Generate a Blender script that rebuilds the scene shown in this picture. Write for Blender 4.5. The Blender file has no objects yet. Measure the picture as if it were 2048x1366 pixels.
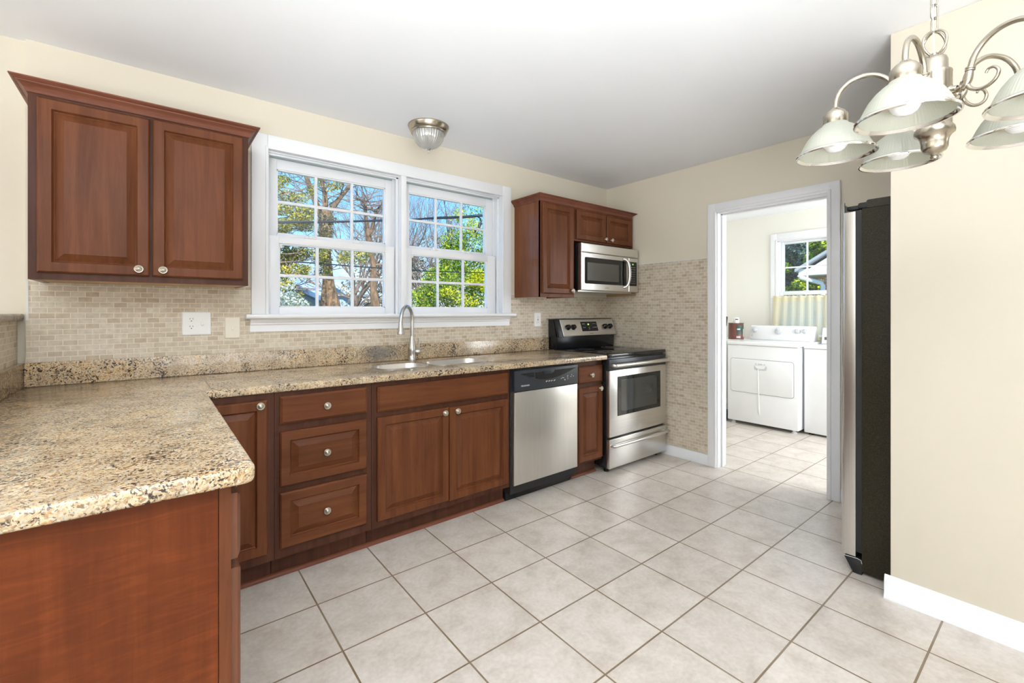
import bpy, bmesh, math, random
from mathutils import Vector, Matrix

# ---------------------------------------------------------------- camera, sky, lights, exposure
scene = bpy.context.scene
COL = scene.collection
CAM_H, FOCAL, HORIZON, YAW = 1.24, 900.0, 622.3, math.radians(38.70)
cam_data = bpy.data.cameras.new('camera')
cam_data.sensor_width = 36.0
cam_data.lens = FOCAL / 2048 * 36.0
cam_data.shift_y = -(683.0 - HORIZON) / 2048
cam_data.clip_start = 0.05
cam_data.clip_end = 300
cam = bpy.data.objects.new('camera', cam_data)
cam.location = (0, 0, CAM_H)
cam.rotation_euler = (math.pi / 2, 0, -YAW)
COL.objects.link(cam)
scene.camera = cam

scene.view_settings.view_transform = 'Standard'
scene.view_settings.look = 'None'
scene.view_settings.exposure = 0.92
scene.view_settings.gamma = 1.0
scene.view_settings.use_curve_mapping = False

world = bpy.data.worlds.new('sky')
scene.world = world
world.use_nodes = True
wn, wl = world.node_tree.nodes, world.node_tree.links
wn.clear()
w_tc = wn.new('ShaderNodeTexCoord')
w_sep = wn.new('ShaderNodeSeparateXYZ')
w_ramp = wn.new('ShaderNodeValToRGB')
w_bg = wn.new('ShaderNodeBackground')
w_out = wn.new('ShaderNodeOutputWorld')
wl.new(w_tc.outputs['Generated'], w_sep.inputs[0])
wl.new(w_sep.outputs['Z'], w_ramp.inputs[0])
wl.new(w_ramp.outputs[0], w_bg.inputs[0])
wl.new(w_bg.outputs[0], w_out.inputs[0])
e = w_ramp.color_ramp.elements
e[0].position = 0.0
e[0].color = (0.70, 0.84, 1.0, 1)
e[1].position = 0.42
e[1].color = (0.08, 0.36, 0.86, 1)
m_ = e.new(0.17)
m_.color = (0.22, 0.58, 0.98, 1)
w_bg.inputs['Strength'].default_value = 1.05


def lamp(name, kind, loc, rot, energy, color=(1, 1, 1), **kw):
    d = bpy.data.lights.new(name, kind)
    d.energy = energy
    d.color = color
    for k, v in kw.items():
        setattr(d, k, v)
    o = bpy.data.objects.new(name, d)
    o.location = loc
    o.rotation_euler = rot
    COL.objects.link(o)
    return o


R90 = math.pi / 2
# low winter sun from behind the house: it lights the garden, the roof keeps it out of the rooms
lamp('sun', 'SUN', (0, -10, 20), (math.radians(52), 0, math.radians(-20)), 5.6, (1.0, 0.93, 0.80), angle=0.01)
# added fill panels behind and left of the camera, standing in for unseen windows
lamp('fill_south', 'AREA', (-0.9, -3.40, 1.45), (R90, 0, 0), 31, (0.90, 0.955, 1.0), shape='RECTANGLE', size=4.4, size_y=1.7)
lamp('fill_west', 'AREA', (-3.90, 1.0, 1.45), (R90, 0, -R90), 27, (0.90, 0.955, 1.0), shape='RECTANGLE', size=3.6, size_y=1.7)
# added fill panel to brighten the laundry, out of sight right of the doorway
lamp('fill_laundry', 'AREA', (4.95, -0.50, 1.45), (R90, 0, 0), 41, (0.90, 0.95, 1.0), shape='RECTANGLE', size=1.8, size_y=1.6)

# the photographer's flash, bounced off the ceiling ahead of the camera
lamp('bounce_flash', 'AREA', (-0.60, -0.95, 0.95), (math.radians(180 - 25), 0, -YAW), 74, (0.90, 0.955, 1.0), shape='SQUARE', size=1.1, spread=math.radians(114))

# ---------------------------------------------------------------- materials


def new_mat(name):
    m = bpy.data.materials.new(name)
    m.use_nodes = True
    nt = m.node_tree
    for n in list(nt.nodes):
        nt.nodes.remove(n)
    out = nt.nodes.new('ShaderNodeOutputMaterial')
    b = nt.nodes.new('ShaderNodeBsdfPrincipled')
    nt.links.new(b.outputs[0], out.inputs[0])
    return m, nt, b, out


def N(nt, kind, **kw):
    n = nt.nodes.new(kind)
    for k, v in kw.items():
        if hasattr(n, k):
            setattr(n, k, v)
        else:
            n.inputs[k].default_value = v
    return n


def L(nt, a, b):
    nt.links.new(a, b)


def ramp(nt, fac, stops):
    r = nt.nodes.new('ShaderNodeValToRGB')
    el = r.color_ramp.elements
    while len(el) < len(stops):
        el.new(0.5)
    for k, (p, c) in enumerate(stops):
        el[k].position = p
        el[k].color = (c[0], c[1], c[2], 1) if len(c) == 3 else c
    nt.links.new(fac, r.inputs[0])
    return r


def coords(nt, scale=(1, 1, 1), rot=(0, 0, 0), loc=(0, 0, 0)):
    tc = nt.nodes.new('ShaderNodeTexCoord')
    mp = nt.nodes.new('ShaderNodeMapping')
    mp.inputs['Scale'].default_value = scale
    mp.inputs['Rotation'].default_value = rot
    mp.inputs['Location'].default_value = loc
    nt.links.new(tc.outputs['Object'], mp.inputs[0])
    return mp.outputs[0]


def mixc(nt, fac, a, b, mode='MIX'):
    m = nt.nodes.new('ShaderNodeMix')
    m.data_type = 'RGBA'
    m.blend_type = mode
    for sock, v in ((m.inputs[0], fac), (m.inputs[6], a), (m.inputs[7], b)):
        if hasattr(v, 'links') or hasattr(v, 'is_linked'):
            nt.links.new(v, sock)
        elif isinstance(v, (int, float)):
            sock.default_value = v
        else:
            sock.default_value = (v[0], v[1], v[2], 1)
    return m.outputs[2]


def bump(nt, b, height, strength=0.3, dist=0.002):
    bp = nt.nodes.new('ShaderNodeBump')
    bp.inputs['Strength'].default_value = strength
    bp.inputs['Distance'].default_value = dist
    nt.links.new(height, bp.inputs['Height'])
    nt.links.new(bp.outputs[0], b.inputs['Normal'])


def plain(name, col, rough=0.5, metal=0.0, spec=0.5, var=0.0, vscale=8.0, coat=0.0):
    m, nt, b, out = new_mat(name)
    b.inputs['Roughness'].default_value = rough
    b.inputs['Metallic'].default_value = metal
    b.inputs['Specular IOR Level'].default_value = spec
    b.inputs['Coat Weight'].default_value = coat
    if var:
        n = N(nt, 'ShaderNodeTexNoise', Scale=vscale, Detail=4.0)
        L(nt, coords(nt), n.inputs['Vector'])
        r = ramp(nt, n.outputs['Fac'], [(0.3, [c * (1 - var) for c in col]), (0.7, [min(1, c * (1 + var)) for c in col])])
        L(nt, r.outputs[0], b.inputs['Base Color'])
    else:
        b.inputs['Base Color'].default_value = (*col, 1)
    return m


def paint(name, col, rough=0.55, texture=0.12):
    m, nt, b, out = new_mat(name)
    n = N(nt, 'ShaderNodeTexNoise', Scale=1.3, Detail=3.0)
    c = coords(nt)
    L(nt, c, n.inputs['Vector'])
    r = ramp(nt, n.outputs['Fac'], [(0.3, [x * 0.98 for x in col]), (0.7, [min(1, x * 1.015) for x in col])])
    L(nt, r.outputs[0], b.inputs['Base Color'])
    b.inputs['Roughness'].default_value = rough
    n2 = N(nt, 'ShaderNodeTexNoise', Scale=180.0, Detail=3.0)
    L(nt, c, n2.inputs['Vector'])
    bump(nt, b, n2.outputs['Fac'], texture, 0.001)
    return m


def wood(name, dark, light, axis='Z', rough=0.42, curl=False, coat=0.05):
    m, nt, b, out = new_mat(name)
    s = {'Z': (26, 26, 1.6), 'X': (1.6, 26, 26), 'Y': (26, 1.6, 26)}[axis]
    n = N(nt, 'ShaderNodeTexNoise', Scale=1.0, Detail=8.0, Roughness=0.62, Distortion=0.5)
    L(nt, coords(nt, s), n.inputs['Vector'])
    mid = [(a + c) / 2 for a, c in zip(dark, light)]
    r = ramp(nt, n.outputs['Fac'], [(0.26, dark), (0.5, mid), (0.74, light)])
    big = N(nt, 'ShaderNodeTexNoise', Scale=2.6, Detail=3.0)
    L(nt, coords(nt), big.inputs['Vector'])
    rb = ramp(nt, big.outputs['Fac'], [(0.3, (0.86, 0.84, 0.82)), (0.7, (1.08, 1.06, 1.04))])
    col = mixc(nt, 1.0, r.outputs[0], rb.outputs[0], 'MULTIPLY')
    pores = N(nt, 'ShaderNodeTexNoise', Scale=1.0, Detail=2.0)
    ps = {'Z': (420, 420, 18), 'X': (18, 420, 420), 'Y': (420, 18, 420)}[axis]
    L(nt, coords(nt, ps), pores.inputs['Vector'])
    rp = ramp(nt, pores.outputs['Fac'], [(0.30, (0.80, 0.78, 0.76)), (0.42, (1, 1, 1))])
    col = mixc(nt, 0.25 if curl else 0.6, col, rp.outputs[0], 'MULTIPLY')
    if curl:
        cs = (5.5, 1, 38)
        cn = N(nt, 'ShaderNodeTexNoise', Scale=1.0, Detail=4.0, Distortion=2.2)
        L(nt, coords(nt, cs), cn.inputs['Vector'])
        rc = ramp(nt, cn.outputs['Fac'], [(0.40, (0.90, 0.88, 0.86)), (0.52, (1.0, 1.0, 1.0)), (0.68, (1.22, 1.20, 1.16))])
        col = mixc(nt, 0.9, col, rc.outputs[0], 'MULTIPLY')
    L(nt, col, b.inputs['Base Color'])
    b.inputs['Roughness'].default_value = rough
    b.inputs['Coat Weight'].default_value = coat
    b.inputs['Coat Roughness'].default_value = 0.2 if coat < 0.1 else 0.08
    b.inputs['Specular IOR Level'].default_value = 0.16
    bump(nt, b, pores.outputs['Fac'], 0.05, 0.0006)
    return m


def granite(name):
    m, nt, b, out = new_mat(name)
    c = coords(nt)
    warp = N(nt, 'ShaderNodeTexNoise', Scale=26.0, Detail=3.0)
    L(nt, c, warp.inputs['Vector'])
    wv = nt.nodes.new('ShaderNodeMix')
    wv.data_type = 'VECTOR'
    wv.inputs[0].default_value = 0.035
    L(nt, c, wv.inputs[4])
    L(nt, warp.outputs['Color'], wv.inputs[5])
    cv = wv.outputs[1]
    v = N(nt, 'ShaderNodeTexVoronoi', Scale=230.0)
    L(nt, cv, v.inputs['Vector'])
    sep = nt.nodes.new('ShaderNodeSeparateColor')
    L(nt, v.outputs['Color'], sep.inputs[0])
    r = ramp(nt, sep.outputs[0], [(0.0, (0.26, 0.175, 0.105)), (0.22, (0.45, 0.325, 0.195)), (0.45, (0.60, 0.465, 0.295)),
                                  (0.68, (0.66, 0.54, 0.37)), (0.86, (0.48, 0.44, 0.37)), (1.0, (0.68, 0.61, 0.49))])
    big = N(nt, 'ShaderNodeTexNoise', Scale=9.0, Detail=5.0, Roughness=0.6)
    L(nt, c, big.inputs['Vector'])
    rb = ramp(nt, big.outputs['Fac'], [(0.32, (0.74, 0.70, 0.65)), (0.52, (1.02, 1.0, 0.97)), (0.72, (1.12, 1.0, 0.82))])
    col = mixc(nt, 1.0, r.outputs[0], rb.outputs[0], 'MULTIPLY')
    rust = N(nt, 'ShaderNodeTexNoise', Scale=110.0, Detail=3.0)
    L(nt, coords(nt, loc=(3, 1, 7)), rust.inputs['Vector'])
    rr = ramp(nt, rust.outputs['Fac'], [(0.60, (0, 0, 0)), (0.68, (1, 1, 1))])
    col = mixc(nt, rr.outputs[0], col, (0.50, 0.27, 0.10))
    spk = N(nt, 'ShaderNodeTexNoise', Scale=135.0, Detail=4.0, Roughness=0.55)
    L(nt, cv, spk.inputs['Vector'])
    cl = N(nt, 'ShaderNodeTexNoise', Scale=11.0, Detail=2.0)
    L(nt, coords(nt, loc=(9, 4, 2)), cl.inputs['Vector'])
    ad = nt.nodes.new('ShaderNodeMath')
    ad.operation = 'MULTIPLY_ADD'
    L(nt, cl.outputs['Fac'], ad.inputs[0])
    ad.inputs[1].default_value = 0.42
    L(nt, spk.outputs['Fac'], ad.inputs[2])
    rs = ramp(nt, ad.outputs[0], [(0.785, (0, 0, 0)), (0.83, (1, 1, 1))])
    col = mixc(nt, rs.outputs[0], col, (0.045, 0.028, 0.022))
    sp2 = N(nt, 'ShaderNodeTexNoise', Scale=260.0, Detail=2.0)
    L(nt, cv, sp2.inputs['Vector'])
    r2 = ramp(nt, sp2.outputs['Fac'], [(0.64, (0, 0, 0)), (0.69, (1, 1, 1))])
    col = mixc(nt, r2.outputs[0], col, (0.10, 0.055, 0.04))
    ve = N(nt, 'ShaderNodeTexNoise', Scale=70.0, Detail=4.0)
    L(nt, c, ve.inputs['Vector'])
    dd = nt.nodes.new('ShaderNodeVectorMath')
    dd.operation = 'DISTANCE'
    L(nt, coords(nt, (1, 1, 2.0)), dd.inputs[0])
    dd.inputs[1].default_value = (0.66, 0.86, 0.19)
    ds = nt.nodes.new('ShaderNodeMath')
    ds.operation = 'MULTIPLY_ADD'
    L(nt, ve.outputs['Fac'], ds.inputs[0])
    ds.inputs[1].default_value = 0.16
    L(nt, dd.outputs['Value'], ds.inputs[2])
    rv = ramp(nt, ds.outputs[0], [(0.13, (0.8, 0.8, 0.8)), (0.26, (0, 0, 0))])
    col = mixc(nt, rv.outputs[0], col, (0.13, 0.125, 0.12))
    L(nt, col, b.inputs['Base Color'])
    b.inputs['Roughness'].default_value = 0.16
    b.inputs['Specular IOR Level'].default_value = 0.8
    return m


def mosaic(name, plane, loc):
    """2:1 travertine mosaic in running bond; plane 'xz' or 'yz'."""
    m, nt, b, out = new_mat(name)
    tc = nt.nodes.new('ShaderNodeTexCoord')
    sp = nt.nodes.new('ShaderNodeSeparateXYZ')
    L(nt, tc.outputs['Object'], sp.inputs[0])
    cb = nt.nodes.new('ShaderNodeCombineXYZ')
    L(nt, sp.outputs['X' if plane == 'xz' else 'Y'], cb.inputs[0])
    L(nt, sp.outputs['Z'], cb.inputs[1])
    mp = nt.nodes.new('ShaderNodeMapping')
    mp.inputs['Location'].default_value = loc
    L(nt, cb.outputs[0], mp.inputs[0])
    br = N(nt, 'ShaderNodeTexBrick', offset=0.5, offset_frequency=2, squash=1.0)
    br.inputs['Scale'].default_value = 1.0
    br.inputs['Brick Width'].default_value = 0.0495
    br.inputs['Row Height'].default_value = 0.0247
    br.inputs['Mortar Size'].default_value = 0.0017
    br.inputs['Mortar Smooth'].default_value = 0.25
    br.inputs['Bias'].default_value = 0.0
    br.inputs['Color1'].default_value = (0.0, 0.0, 0.0, 1)
    br.inputs['Color2'].default_value = (1.0, 1.0, 1.0, 1)
    br.inputs['Mortar'].default_value = (0.5, 0.5, 0.5, 1)
    L(nt, mp.outputs[0], br.inputs['Vector'])
    r = ramp(nt, br.outputs['Color'], [(0.0, (0.48, 0.385, 0.275)), (0.25, (0.56, 0.47, 0.36)), (0.6, (0.605, 0.525, 0.415)), (1.0, (0.66, 0.59, 0.485))])
    n = N(nt, 'ShaderNodeTexNoise', Scale=42.0, Detail=5.0)
    L(nt, mp.outputs[0], n.inputs['Vector'])
    rn = ramp(nt, n.outputs['Fac'], [(0.3, (0.86, 0.85, 0.83)), (0.7, (1.10, 1.10, 1.09))])
    col = mixc(nt, 1.0, r.outputs[0], rn.outputs[0], 'MULTIPLY')
    col = mixc(nt, br.outputs['Fac'], col, (0.76, 0.69, 0.565))
    L(nt, col, b.inputs['Base Color'])
    b.inputs['Roughness'].default_value = 0.5
    inv = nt.nodes.new('ShaderNodeMath')
    inv.operation = 'SUBTRACT'
    inv.inputs[0].default_value = 1.0
    L(nt, br.outputs['Fac'], inv.inputs[1])
    bump(nt, b, inv.outputs[0], 0.35, 0.0012)
    return m


def floor_tile(name):
    m, nt, b, out = new_mat(name)
    T = 0.3338
    ang = math.radians(0.35)
    # tile corner at (0.547, 1.998), grid turned by -0.35 degrees
    cx, cy = 0.547, 1.998
    mp = coords(nt, rot=(0, 0, ang), loc=(-(cx * math.cos(ang) - cy * math.sin(ang)), -(cx * math.sin(ang) + cy * math.cos(ang)), 0))
    br = N(nt, 'ShaderNodeTexBrick', offset=0.0, offset_frequency=1, squash=1.0)
    br.inputs['Scale'].default_value = 1.0
    br.inputs['Brick Width'].default_value = T
    br.inputs['Row Height'].default_value = T * 0.9933
    br.inputs['Mortar Size'].default_value = 0.0037
    br.inputs['Mortar Smooth'].default_value = 0.2
    br.inputs['Bias'].default_value = 0.0
    br.inputs['Color1'].default_value = (0.0, 0.0, 0.0, 1)
    br.inputs['Color2'].default_value = (1.0, 1.0, 1.0, 1)
    L(nt, mp, br.inputs['Vector'])
    rt = ramp(nt, br.outputs['Color'], [(0.0, (0.95, 0.95, 0.95)), (1.0, (1.04, 1.04, 1.04))])
    n = N(nt, 'ShaderNodeTexNoise', Scale=7.0, Detail=9.0, Roughness=0.68, Distortion=0.3)
    L(nt, mp, n.inputs['Vector'])
    r = ramp(nt, n.outputs['Fac'], [(0.30, (0.54, 0.47, 0.405)), (0.5, (0.66, 0.595, 0.53)), (0.70, (0.74, 0.68, 0.62))])
    col = mixc(nt, 1.0, r.outputs[0], rt.outputs[0], 'MULTIPLY')
    n2 = N(nt, 'ShaderNodeTexNoise', Scale=60.0, Detail=4.0)
    L(nt, mp, n2.inputs['Vector'])
    r2 = ramp(nt, n2.outputs['Fac'], [(0.35, (0.94, 0.94, 0.93)), (0.65, (1.04, 1.04, 1.04))])
    col = mixc(nt, 1.0, col, r2.outputs[0], 'MULTIPLY')
    gn = N(nt, 'ShaderNodeTexNoise', Scale=3.0, Detail=2.0)
    L(nt, mp, gn.inputs['Vector'])
    gr = ramp(nt, gn.outputs['Fac'], [(0.35, (0.20, 0.135, 0.072)), (0.65, (0.28, 0.215, 0.15))])
    col = mixc(nt, br.outputs['Fac'], col, gr.outputs[0])
    L(nt, col, b.inputs['Base Color'])
    b.inputs['Roughness'].default_value = 0.33
    b.inputs['Specular IOR Level'].default_value = 0.5
    inv = nt.nodes.new('ShaderNodeMath')
    inv.operation = 'SUBTRACT'
    inv.inputs[0].default_value = 1.0
    L(nt, br.outputs['Fac'], inv.inputs[1])
    bump(nt, b, inv.outputs[0], 0.5, 0.002)
    return m


def steel(name, col=(0.72, 0.705, 0.68), rough=0.29, streak='X'):
    m, nt, b, out = new_mat(name)
    s = {'X': (3, 400, 400), 'Z': (400, 400, 3), 'Y': (400, 3, 400)}[streak]
    n = N(nt, 'ShaderNodeTexNoise', Scale=1.0, Detail=3.0)
    L(nt, coords(nt, s), n.inputs['Vector'])
    r = ramp(nt, n.outputs['Fac'], [(0.3, [c * 0.94 for c in col]), (0.7, [min(1, c * 1.05) for c in col])])
    L(nt, r.outputs[0], b.inputs['Base Color'])
    b.inputs['Metallic'].default_value = 1.0
    b.inputs['Roughness'].default_value = rough
    bump(nt, b, n.outputs['Fac'], 0.03, 0.0005)
    return m


def window_glass(name):
    m, nt, b, out = new_mat(name)
    nt.nodes.remove(b)
    t = nt.nodes.new('ShaderNodeBsdfTransparent')
    t.inputs[0].default_value = (0.97, 0.985, 0.98, 1)
    g = nt.nodes.new('ShaderNodeBsdfGlossy')
    g.inputs['Roughness'].default_value = 0.02
    mx = nt.nodes.new('ShaderNodeMixShader')
    mx.inputs[0].default_value = 0.035
    L(nt, t.outputs[0], mx.inputs[1])
    L(nt, g.outputs[0], mx.inputs[2])
    L(nt, mx.outputs[0], out.inputs[0])
    return m


def milk_glass(name, col, trans=0.5, gloss=0.12, clear=0.0):
    m, nt, b, out = new_mat(name)
    nt.nodes.remove(b)
    d = nt.nodes.new('ShaderNodeBsdfDiffuse')
    d.inputs[0].default_value = (*col, 1)
    t = nt.nodes.new('ShaderNodeBsdfTranslucent')
    t.inputs[0].default_value = (*col, 1)
    mx = nt.nodes.new('ShaderNodeMixShader')
    mx.inputs[0].default_value = trans
    L(nt, d.outputs[0], mx.inputs[1])
    L(nt, t.outputs[0], mx.inputs[2])
    last = mx
    if clear:
        tr = nt.nodes.new('ShaderNodeBsdfTransparent')
        m2 = nt.nodes.new('ShaderNodeMixShader')
        m2.inputs[0].default_value = clear
        L(nt, last.outputs[0], m2.inputs[1])
        L(nt, tr.outputs[0], m2.inputs[2])
        last = m2
    g = nt.nodes.new('ShaderNodeBsdfGlossy')
    g.inputs['Roughness'].default_value = 0.08
    m3 = nt.nodes.new('ShaderNodeMixShader')
    m3.inputs[0].default_value = gloss
    L(nt, last.outputs[0], m3.inputs[1])
    L(nt, g.outputs[0], m3.inputs[2])
    L(nt, m3.outputs[0], out.inputs[0])
    return m


def leafy(name, cols, rough=0.5):
    """foliage: every leaf takes its own colour from the list"""
    m, nt, b, out = new_mat(name)
    g = nt.nodes.new('ShaderNodeNewGeometry')
    st = [(k / max(1, len(cols) - 1), c) for k, c in enumerate(cols)]
    r = ramp(nt, g.outputs['Random Per Island'], st)
    L(nt, r.outputs[0], b.inputs['Base Color'])
    b.inputs['Roughness'].default_value = rough
    t = nt.nodes.new('ShaderNodeBsdfTranslucent')
    L(nt, r.outputs[0], t.inputs[0])
    mx = nt.nodes.new('ShaderNodeMixShader')
    mx.inputs[0].default_value = 0.35
    L(nt, b.outputs[0], mx.inputs[1])
    L(nt, t.outputs[0], mx.inputs[2])
    L(nt, mx.outputs[0], out.inputs[0])
    return m


def bark(name, dark, light, s=9.0):
    m, nt, b, out = new_mat(name)
    n = N(nt, 'ShaderNodeTexNoise', Scale=s, Detail=6.0, Roughness=0.7, Distortion=0.8)
    L(nt, coords(nt, (1, 1, 0.4)), n.inputs['Vector'])
    r = ramp(nt, n.outputs['Fac'], [(0.36, dark), (0.62, light)])
    L(nt, r.outputs[0], b.inputs['Base Color'])
    b.inputs['Roughness'].default_value = 0.9
    return m


def emit(name, col, strength):
    m, nt, b, out = new_mat(name)
    b.inputs['Base Color'].default_value = (0.01, 0.02, 0.01, 1)
    b.inputs['Emission Color'].default_value = (*col, 1)
    b.inputs['Emission Strength'].default_value = strength
    return m


def gingham(name):
    m, nt, b, out = new_mat(name)
    nt.nodes.remove(b)
    tc = nt.nodes.new('ShaderNodeTexCoord')
    sp = nt.nodes.new('ShaderNodeSeparateXYZ')
    L(nt, tc.outputs['Object'], sp.inputs[0])
    fs = []
    for ax in ('Y', 'Z'):
        a = nt.nodes.new('ShaderNodeMath')
        a.operation = 'MULTIPLY'
        a.inputs[1].default_value = 62.0
        L(nt, sp.outputs[ax], a.inputs[0])
        f = nt.nodes.new('ShaderNodeMath')
        f.operation = 'FRACT'
        L(nt, a.outputs[0], f.inputs[0])
        g = nt.nodes.new('ShaderNodeMath')
        g.operation = 'GREATER_THAN'
        g.inputs[1].default_value = 0.5
        L(nt, f.outputs[0], g.inputs[0])
        fs.append(g)
    ad = nt.nodes.new('ShaderNodeMath')
    ad.operation = 'ADD'
    L(nt, fs[0].outputs[0], ad.inputs[0])
    L(nt, fs[1].outputs[0], ad.inputs[1])
    hf = nt.nodes.new('ShaderNodeMath')
    hf.operation = 'MULTIPLY'
    hf.inputs[1].default_value = 0.5
    L(nt, ad.outputs[0], hf.inputs[0])
    r = ramp(nt, hf.outputs[0], [(0.0, (0.98, 0.955, 0.86)), (0.5, (0.97, 0.91, 0.72)), (1.0, (0.95, 0.84, 0.56))])
    d = nt.nodes.new('ShaderNodeBsdfDiffuse')
    t = nt.nodes.new('ShaderNodeBsdfTranslucent')
    L(nt, r.outputs[0], d.inputs[0])
    L(nt, r.outputs[0], t.inputs[0])
    mx = nt.nodes.new('ShaderNodeMixShader')
    mx.inputs[0].default_value = 0.62
    L(nt, d.outputs[0], mx.inputs[1])
    L(nt, t.outputs[0], mx.inputs[2])
    L(nt, mx.outputs[0], out.inputs[0])
    return m


def brickwork(name):
    m, nt, b, out = new_mat(name)
    tc = nt.nodes.new('ShaderNodeTexCoord')
    sp = nt.nodes.new('ShaderNodeSeparateXYZ')
    L(nt, tc.outputs['Object'], sp.inputs[0])
    cb = nt.nodes.new('ShaderNodeCombineXYZ')
    ad = nt.nodes.new('ShaderNodeMath')
    L(nt, sp.outputs['X'], ad.inputs[0])
    L(nt, sp.outputs['Y'], ad.inputs[1])
    L(nt, ad.outputs[0], cb.inputs[0])
    L(nt, sp.outputs['Z'], cb.inputs[1])
    br = N(nt, 'ShaderNodeTexBrick', offset=0.5)
    br.inputs['Scale'].default_value = 1.0
    br.inputs['Brick Width'].default_value = 0.21
    br.inputs['Row Height'].default_value = 0.075
    br.inputs['Mortar Size'].default_value = 0.006
    br.inputs['Color1'].default_value = (0.42, 0.15, 0.10, 1)
    br.inputs['Color2'].default_value = (0.55, 0.24, 0.16, 1)
    br.inputs['Mortar'].default_value = (0.6, 0.52, 0.45, 1)
    L(nt, cb.outputs[0], br.inputs['Vector'])
    L(nt, br.outputs['Color'], b.inputs['Base Color'])
    b.inputs['Roughness'].default_value = 0.9
    return m


M = {}
M['wall'] = paint('cream_wall_paint', (0.755, 0.69, 0.565))
M['wall_laundry'] = paint('pale_cream_wall_paint', (0.82, 0.80, 0.73))
M['ceiling'] = paint('white_ceiling_paint', (0.86, 0.868, 0.885), 0.7)
M['trim'] = paint('white_gloss_trim_paint', (0.86, 0.865, 0.88), 0.32, 0.02)
M['floor'] = floor_tile('ceramic_floor_tile')
M['tile_xz'] = mosaic('travertine_mosaic_xz', 'xz', (0.017, -0.9105, 0))
M['tile_yz'] = mosaic('travertine_mosaic_yz', 'yz', (0.01, -0.9105, 0))
M['granite'] = granite('speckled_tan_granite')
M['wood'] = wood('reddish_brown_maple', (0.090, 0.0275, 0.0100), (0.185, 0.063, 0.0245))
M['wood_h'] = wood('reddish_brown_maple_flat', (0.090, 0.0275, 0.0100), (0.185, 0.063, 0.0245), 'X')
M['frame'] = wood('shaded_maple_face_frame', (0.052, 0.019, 0.011), (0.105, 0.040, 0.023))  # door maple darkened: the shade on the frames is put into the colour
M['side'] = wood('maple_side_veneer', (0.135, 0.043, 0.017), (0.25, 0.090, 0.037), coat=0.35)
M['wood_gloss'] = wood('glossy_reddish_brown_maple', (0.090, 0.0275, 0.0100), (0.185, 0.063, 0.0245), coat=0.6)
M['panel'] = wood('curly_maple_end_panel', (0.092, 0.0195, 0.0042), (0.165, 0.040, 0.0095), 'Z', 0.42, True)
M['shoe'] = wood('reddish_shoe_moulding', (0.120, 0.040, 0.022), (0.24, 0.09, 0.055), 'X')
M['rawwood'] = wood('raw_maple_cabinet_floor', (0.52, 0.34, 0.18), (0.70, 0.50, 0.30), 'X', 0.6)
M['steel'] = steel('brushed_stainless_steel')
M['steel_v'] = steel('brushed_stainless_steel_upright', streak='Z')
M['nickel'] = plain('satin_nickel', (0.43, 0.385, 0.315), 0.26, 1.0, var=0.03)
M['knob'] = plain('satin_nickel_knob', (0.50, 0.46, 0.39), 0.34, 1.0, var=0.03)
M['chrome'] = plain('polished_nickel', (0.78, 0.77, 0.75), 0.12, 1.0, var=0.02)
M['faucet'] = plain('brushed_nickel_faucet', (0.52, 0.51, 0.49), 0.26, 1.0, var=0.02)
M['black'] = plain('black_enamel', (0.010, 0.010, 0.012), 0.22, var=0.1)
M['blackmatte'] = plain('matte_black_plastic', (0.012, 0.012, 0.013), 0.55, var=0.1)
M['blackglass'] = plain('black_ceramic_glass', (0.008, 0.008, 0.009), 0.05, spec=0.6, var=0.05)
M['slate'] = plain('dark_slate_plastic', (0.026, 0.030, 0.038), 0.33, var=0.06)
M['ovenglass'] = plain('smoked_oven_glass', (0.035, 0.038, 0.034), 0.06, spec=0.7, var=0.08)
M['micglass'] = plain('smoked_microwave_glass', (0.085, 0.08, 0.068), 0.2, spec=0.5, var=0.05)
M['white'] = plain('white_plastic', (0.86, 0.86, 0.84), 0.35, var=0.01)
M['ivory'] = plain('ivory_plastic', (0.80, 0.745, 0.63), 0.35, var=0.01)
M['applwhite'] = plain('white_appliance_enamel', (0.88, 0.885, 0.90), 0.22, var=0.01)
M['greyplastic'] = plain('pale_grey_plastic', (0.62, 0.63, 0.65), 0.4, var=0.02)
M['gapgrey'] = plain('grey_door_gap', (0.30, 0.30, 0.31), 0.5, var=0.02)  # grey stands for the shade in the gap round the dryer door
M['slot'] = plain('dark_slot', (0.02, 0.02, 0.02), 0.6, var=0.1)
M['mark'] = plain('white_print', (0.75, 0.76, 0.78), 0.5, var=0.02)
M['darkmark'] = plain('grey_print', (0.12, 0.11, 0.10), 0.5, var=0.02)
M['led'] = emit('green_display_digits', (0.35, 0.85, 0.10), 1.1)
M['glass'] = window_glass('clear_window_glass')
M['shade'] = milk_glass('frosted_ribbed_glass', (0.64, 0.645, 0.555), 0.45, 0.07)
M['bowlglass'] = milk_glass('clear_ribbed_glass', (0.80, 0.81, 0.77), 0.4, 0.24, 0.5)
M['bulb'] = plain('white_light_bulb', (0.80, 0.80, 0.79), 0.12, var=0.01)
M['gingham'] = gingham('yellow_gingham_cotton')
M['tan'] = plain('unpainted_tan_board', (0.50, 0.33, 0.17), 0.7, var=0.1)
M['caulk'] = plain('pale_caulk', (0.74, 0.73, 0.70), 0.5, var=0.02)


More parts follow.
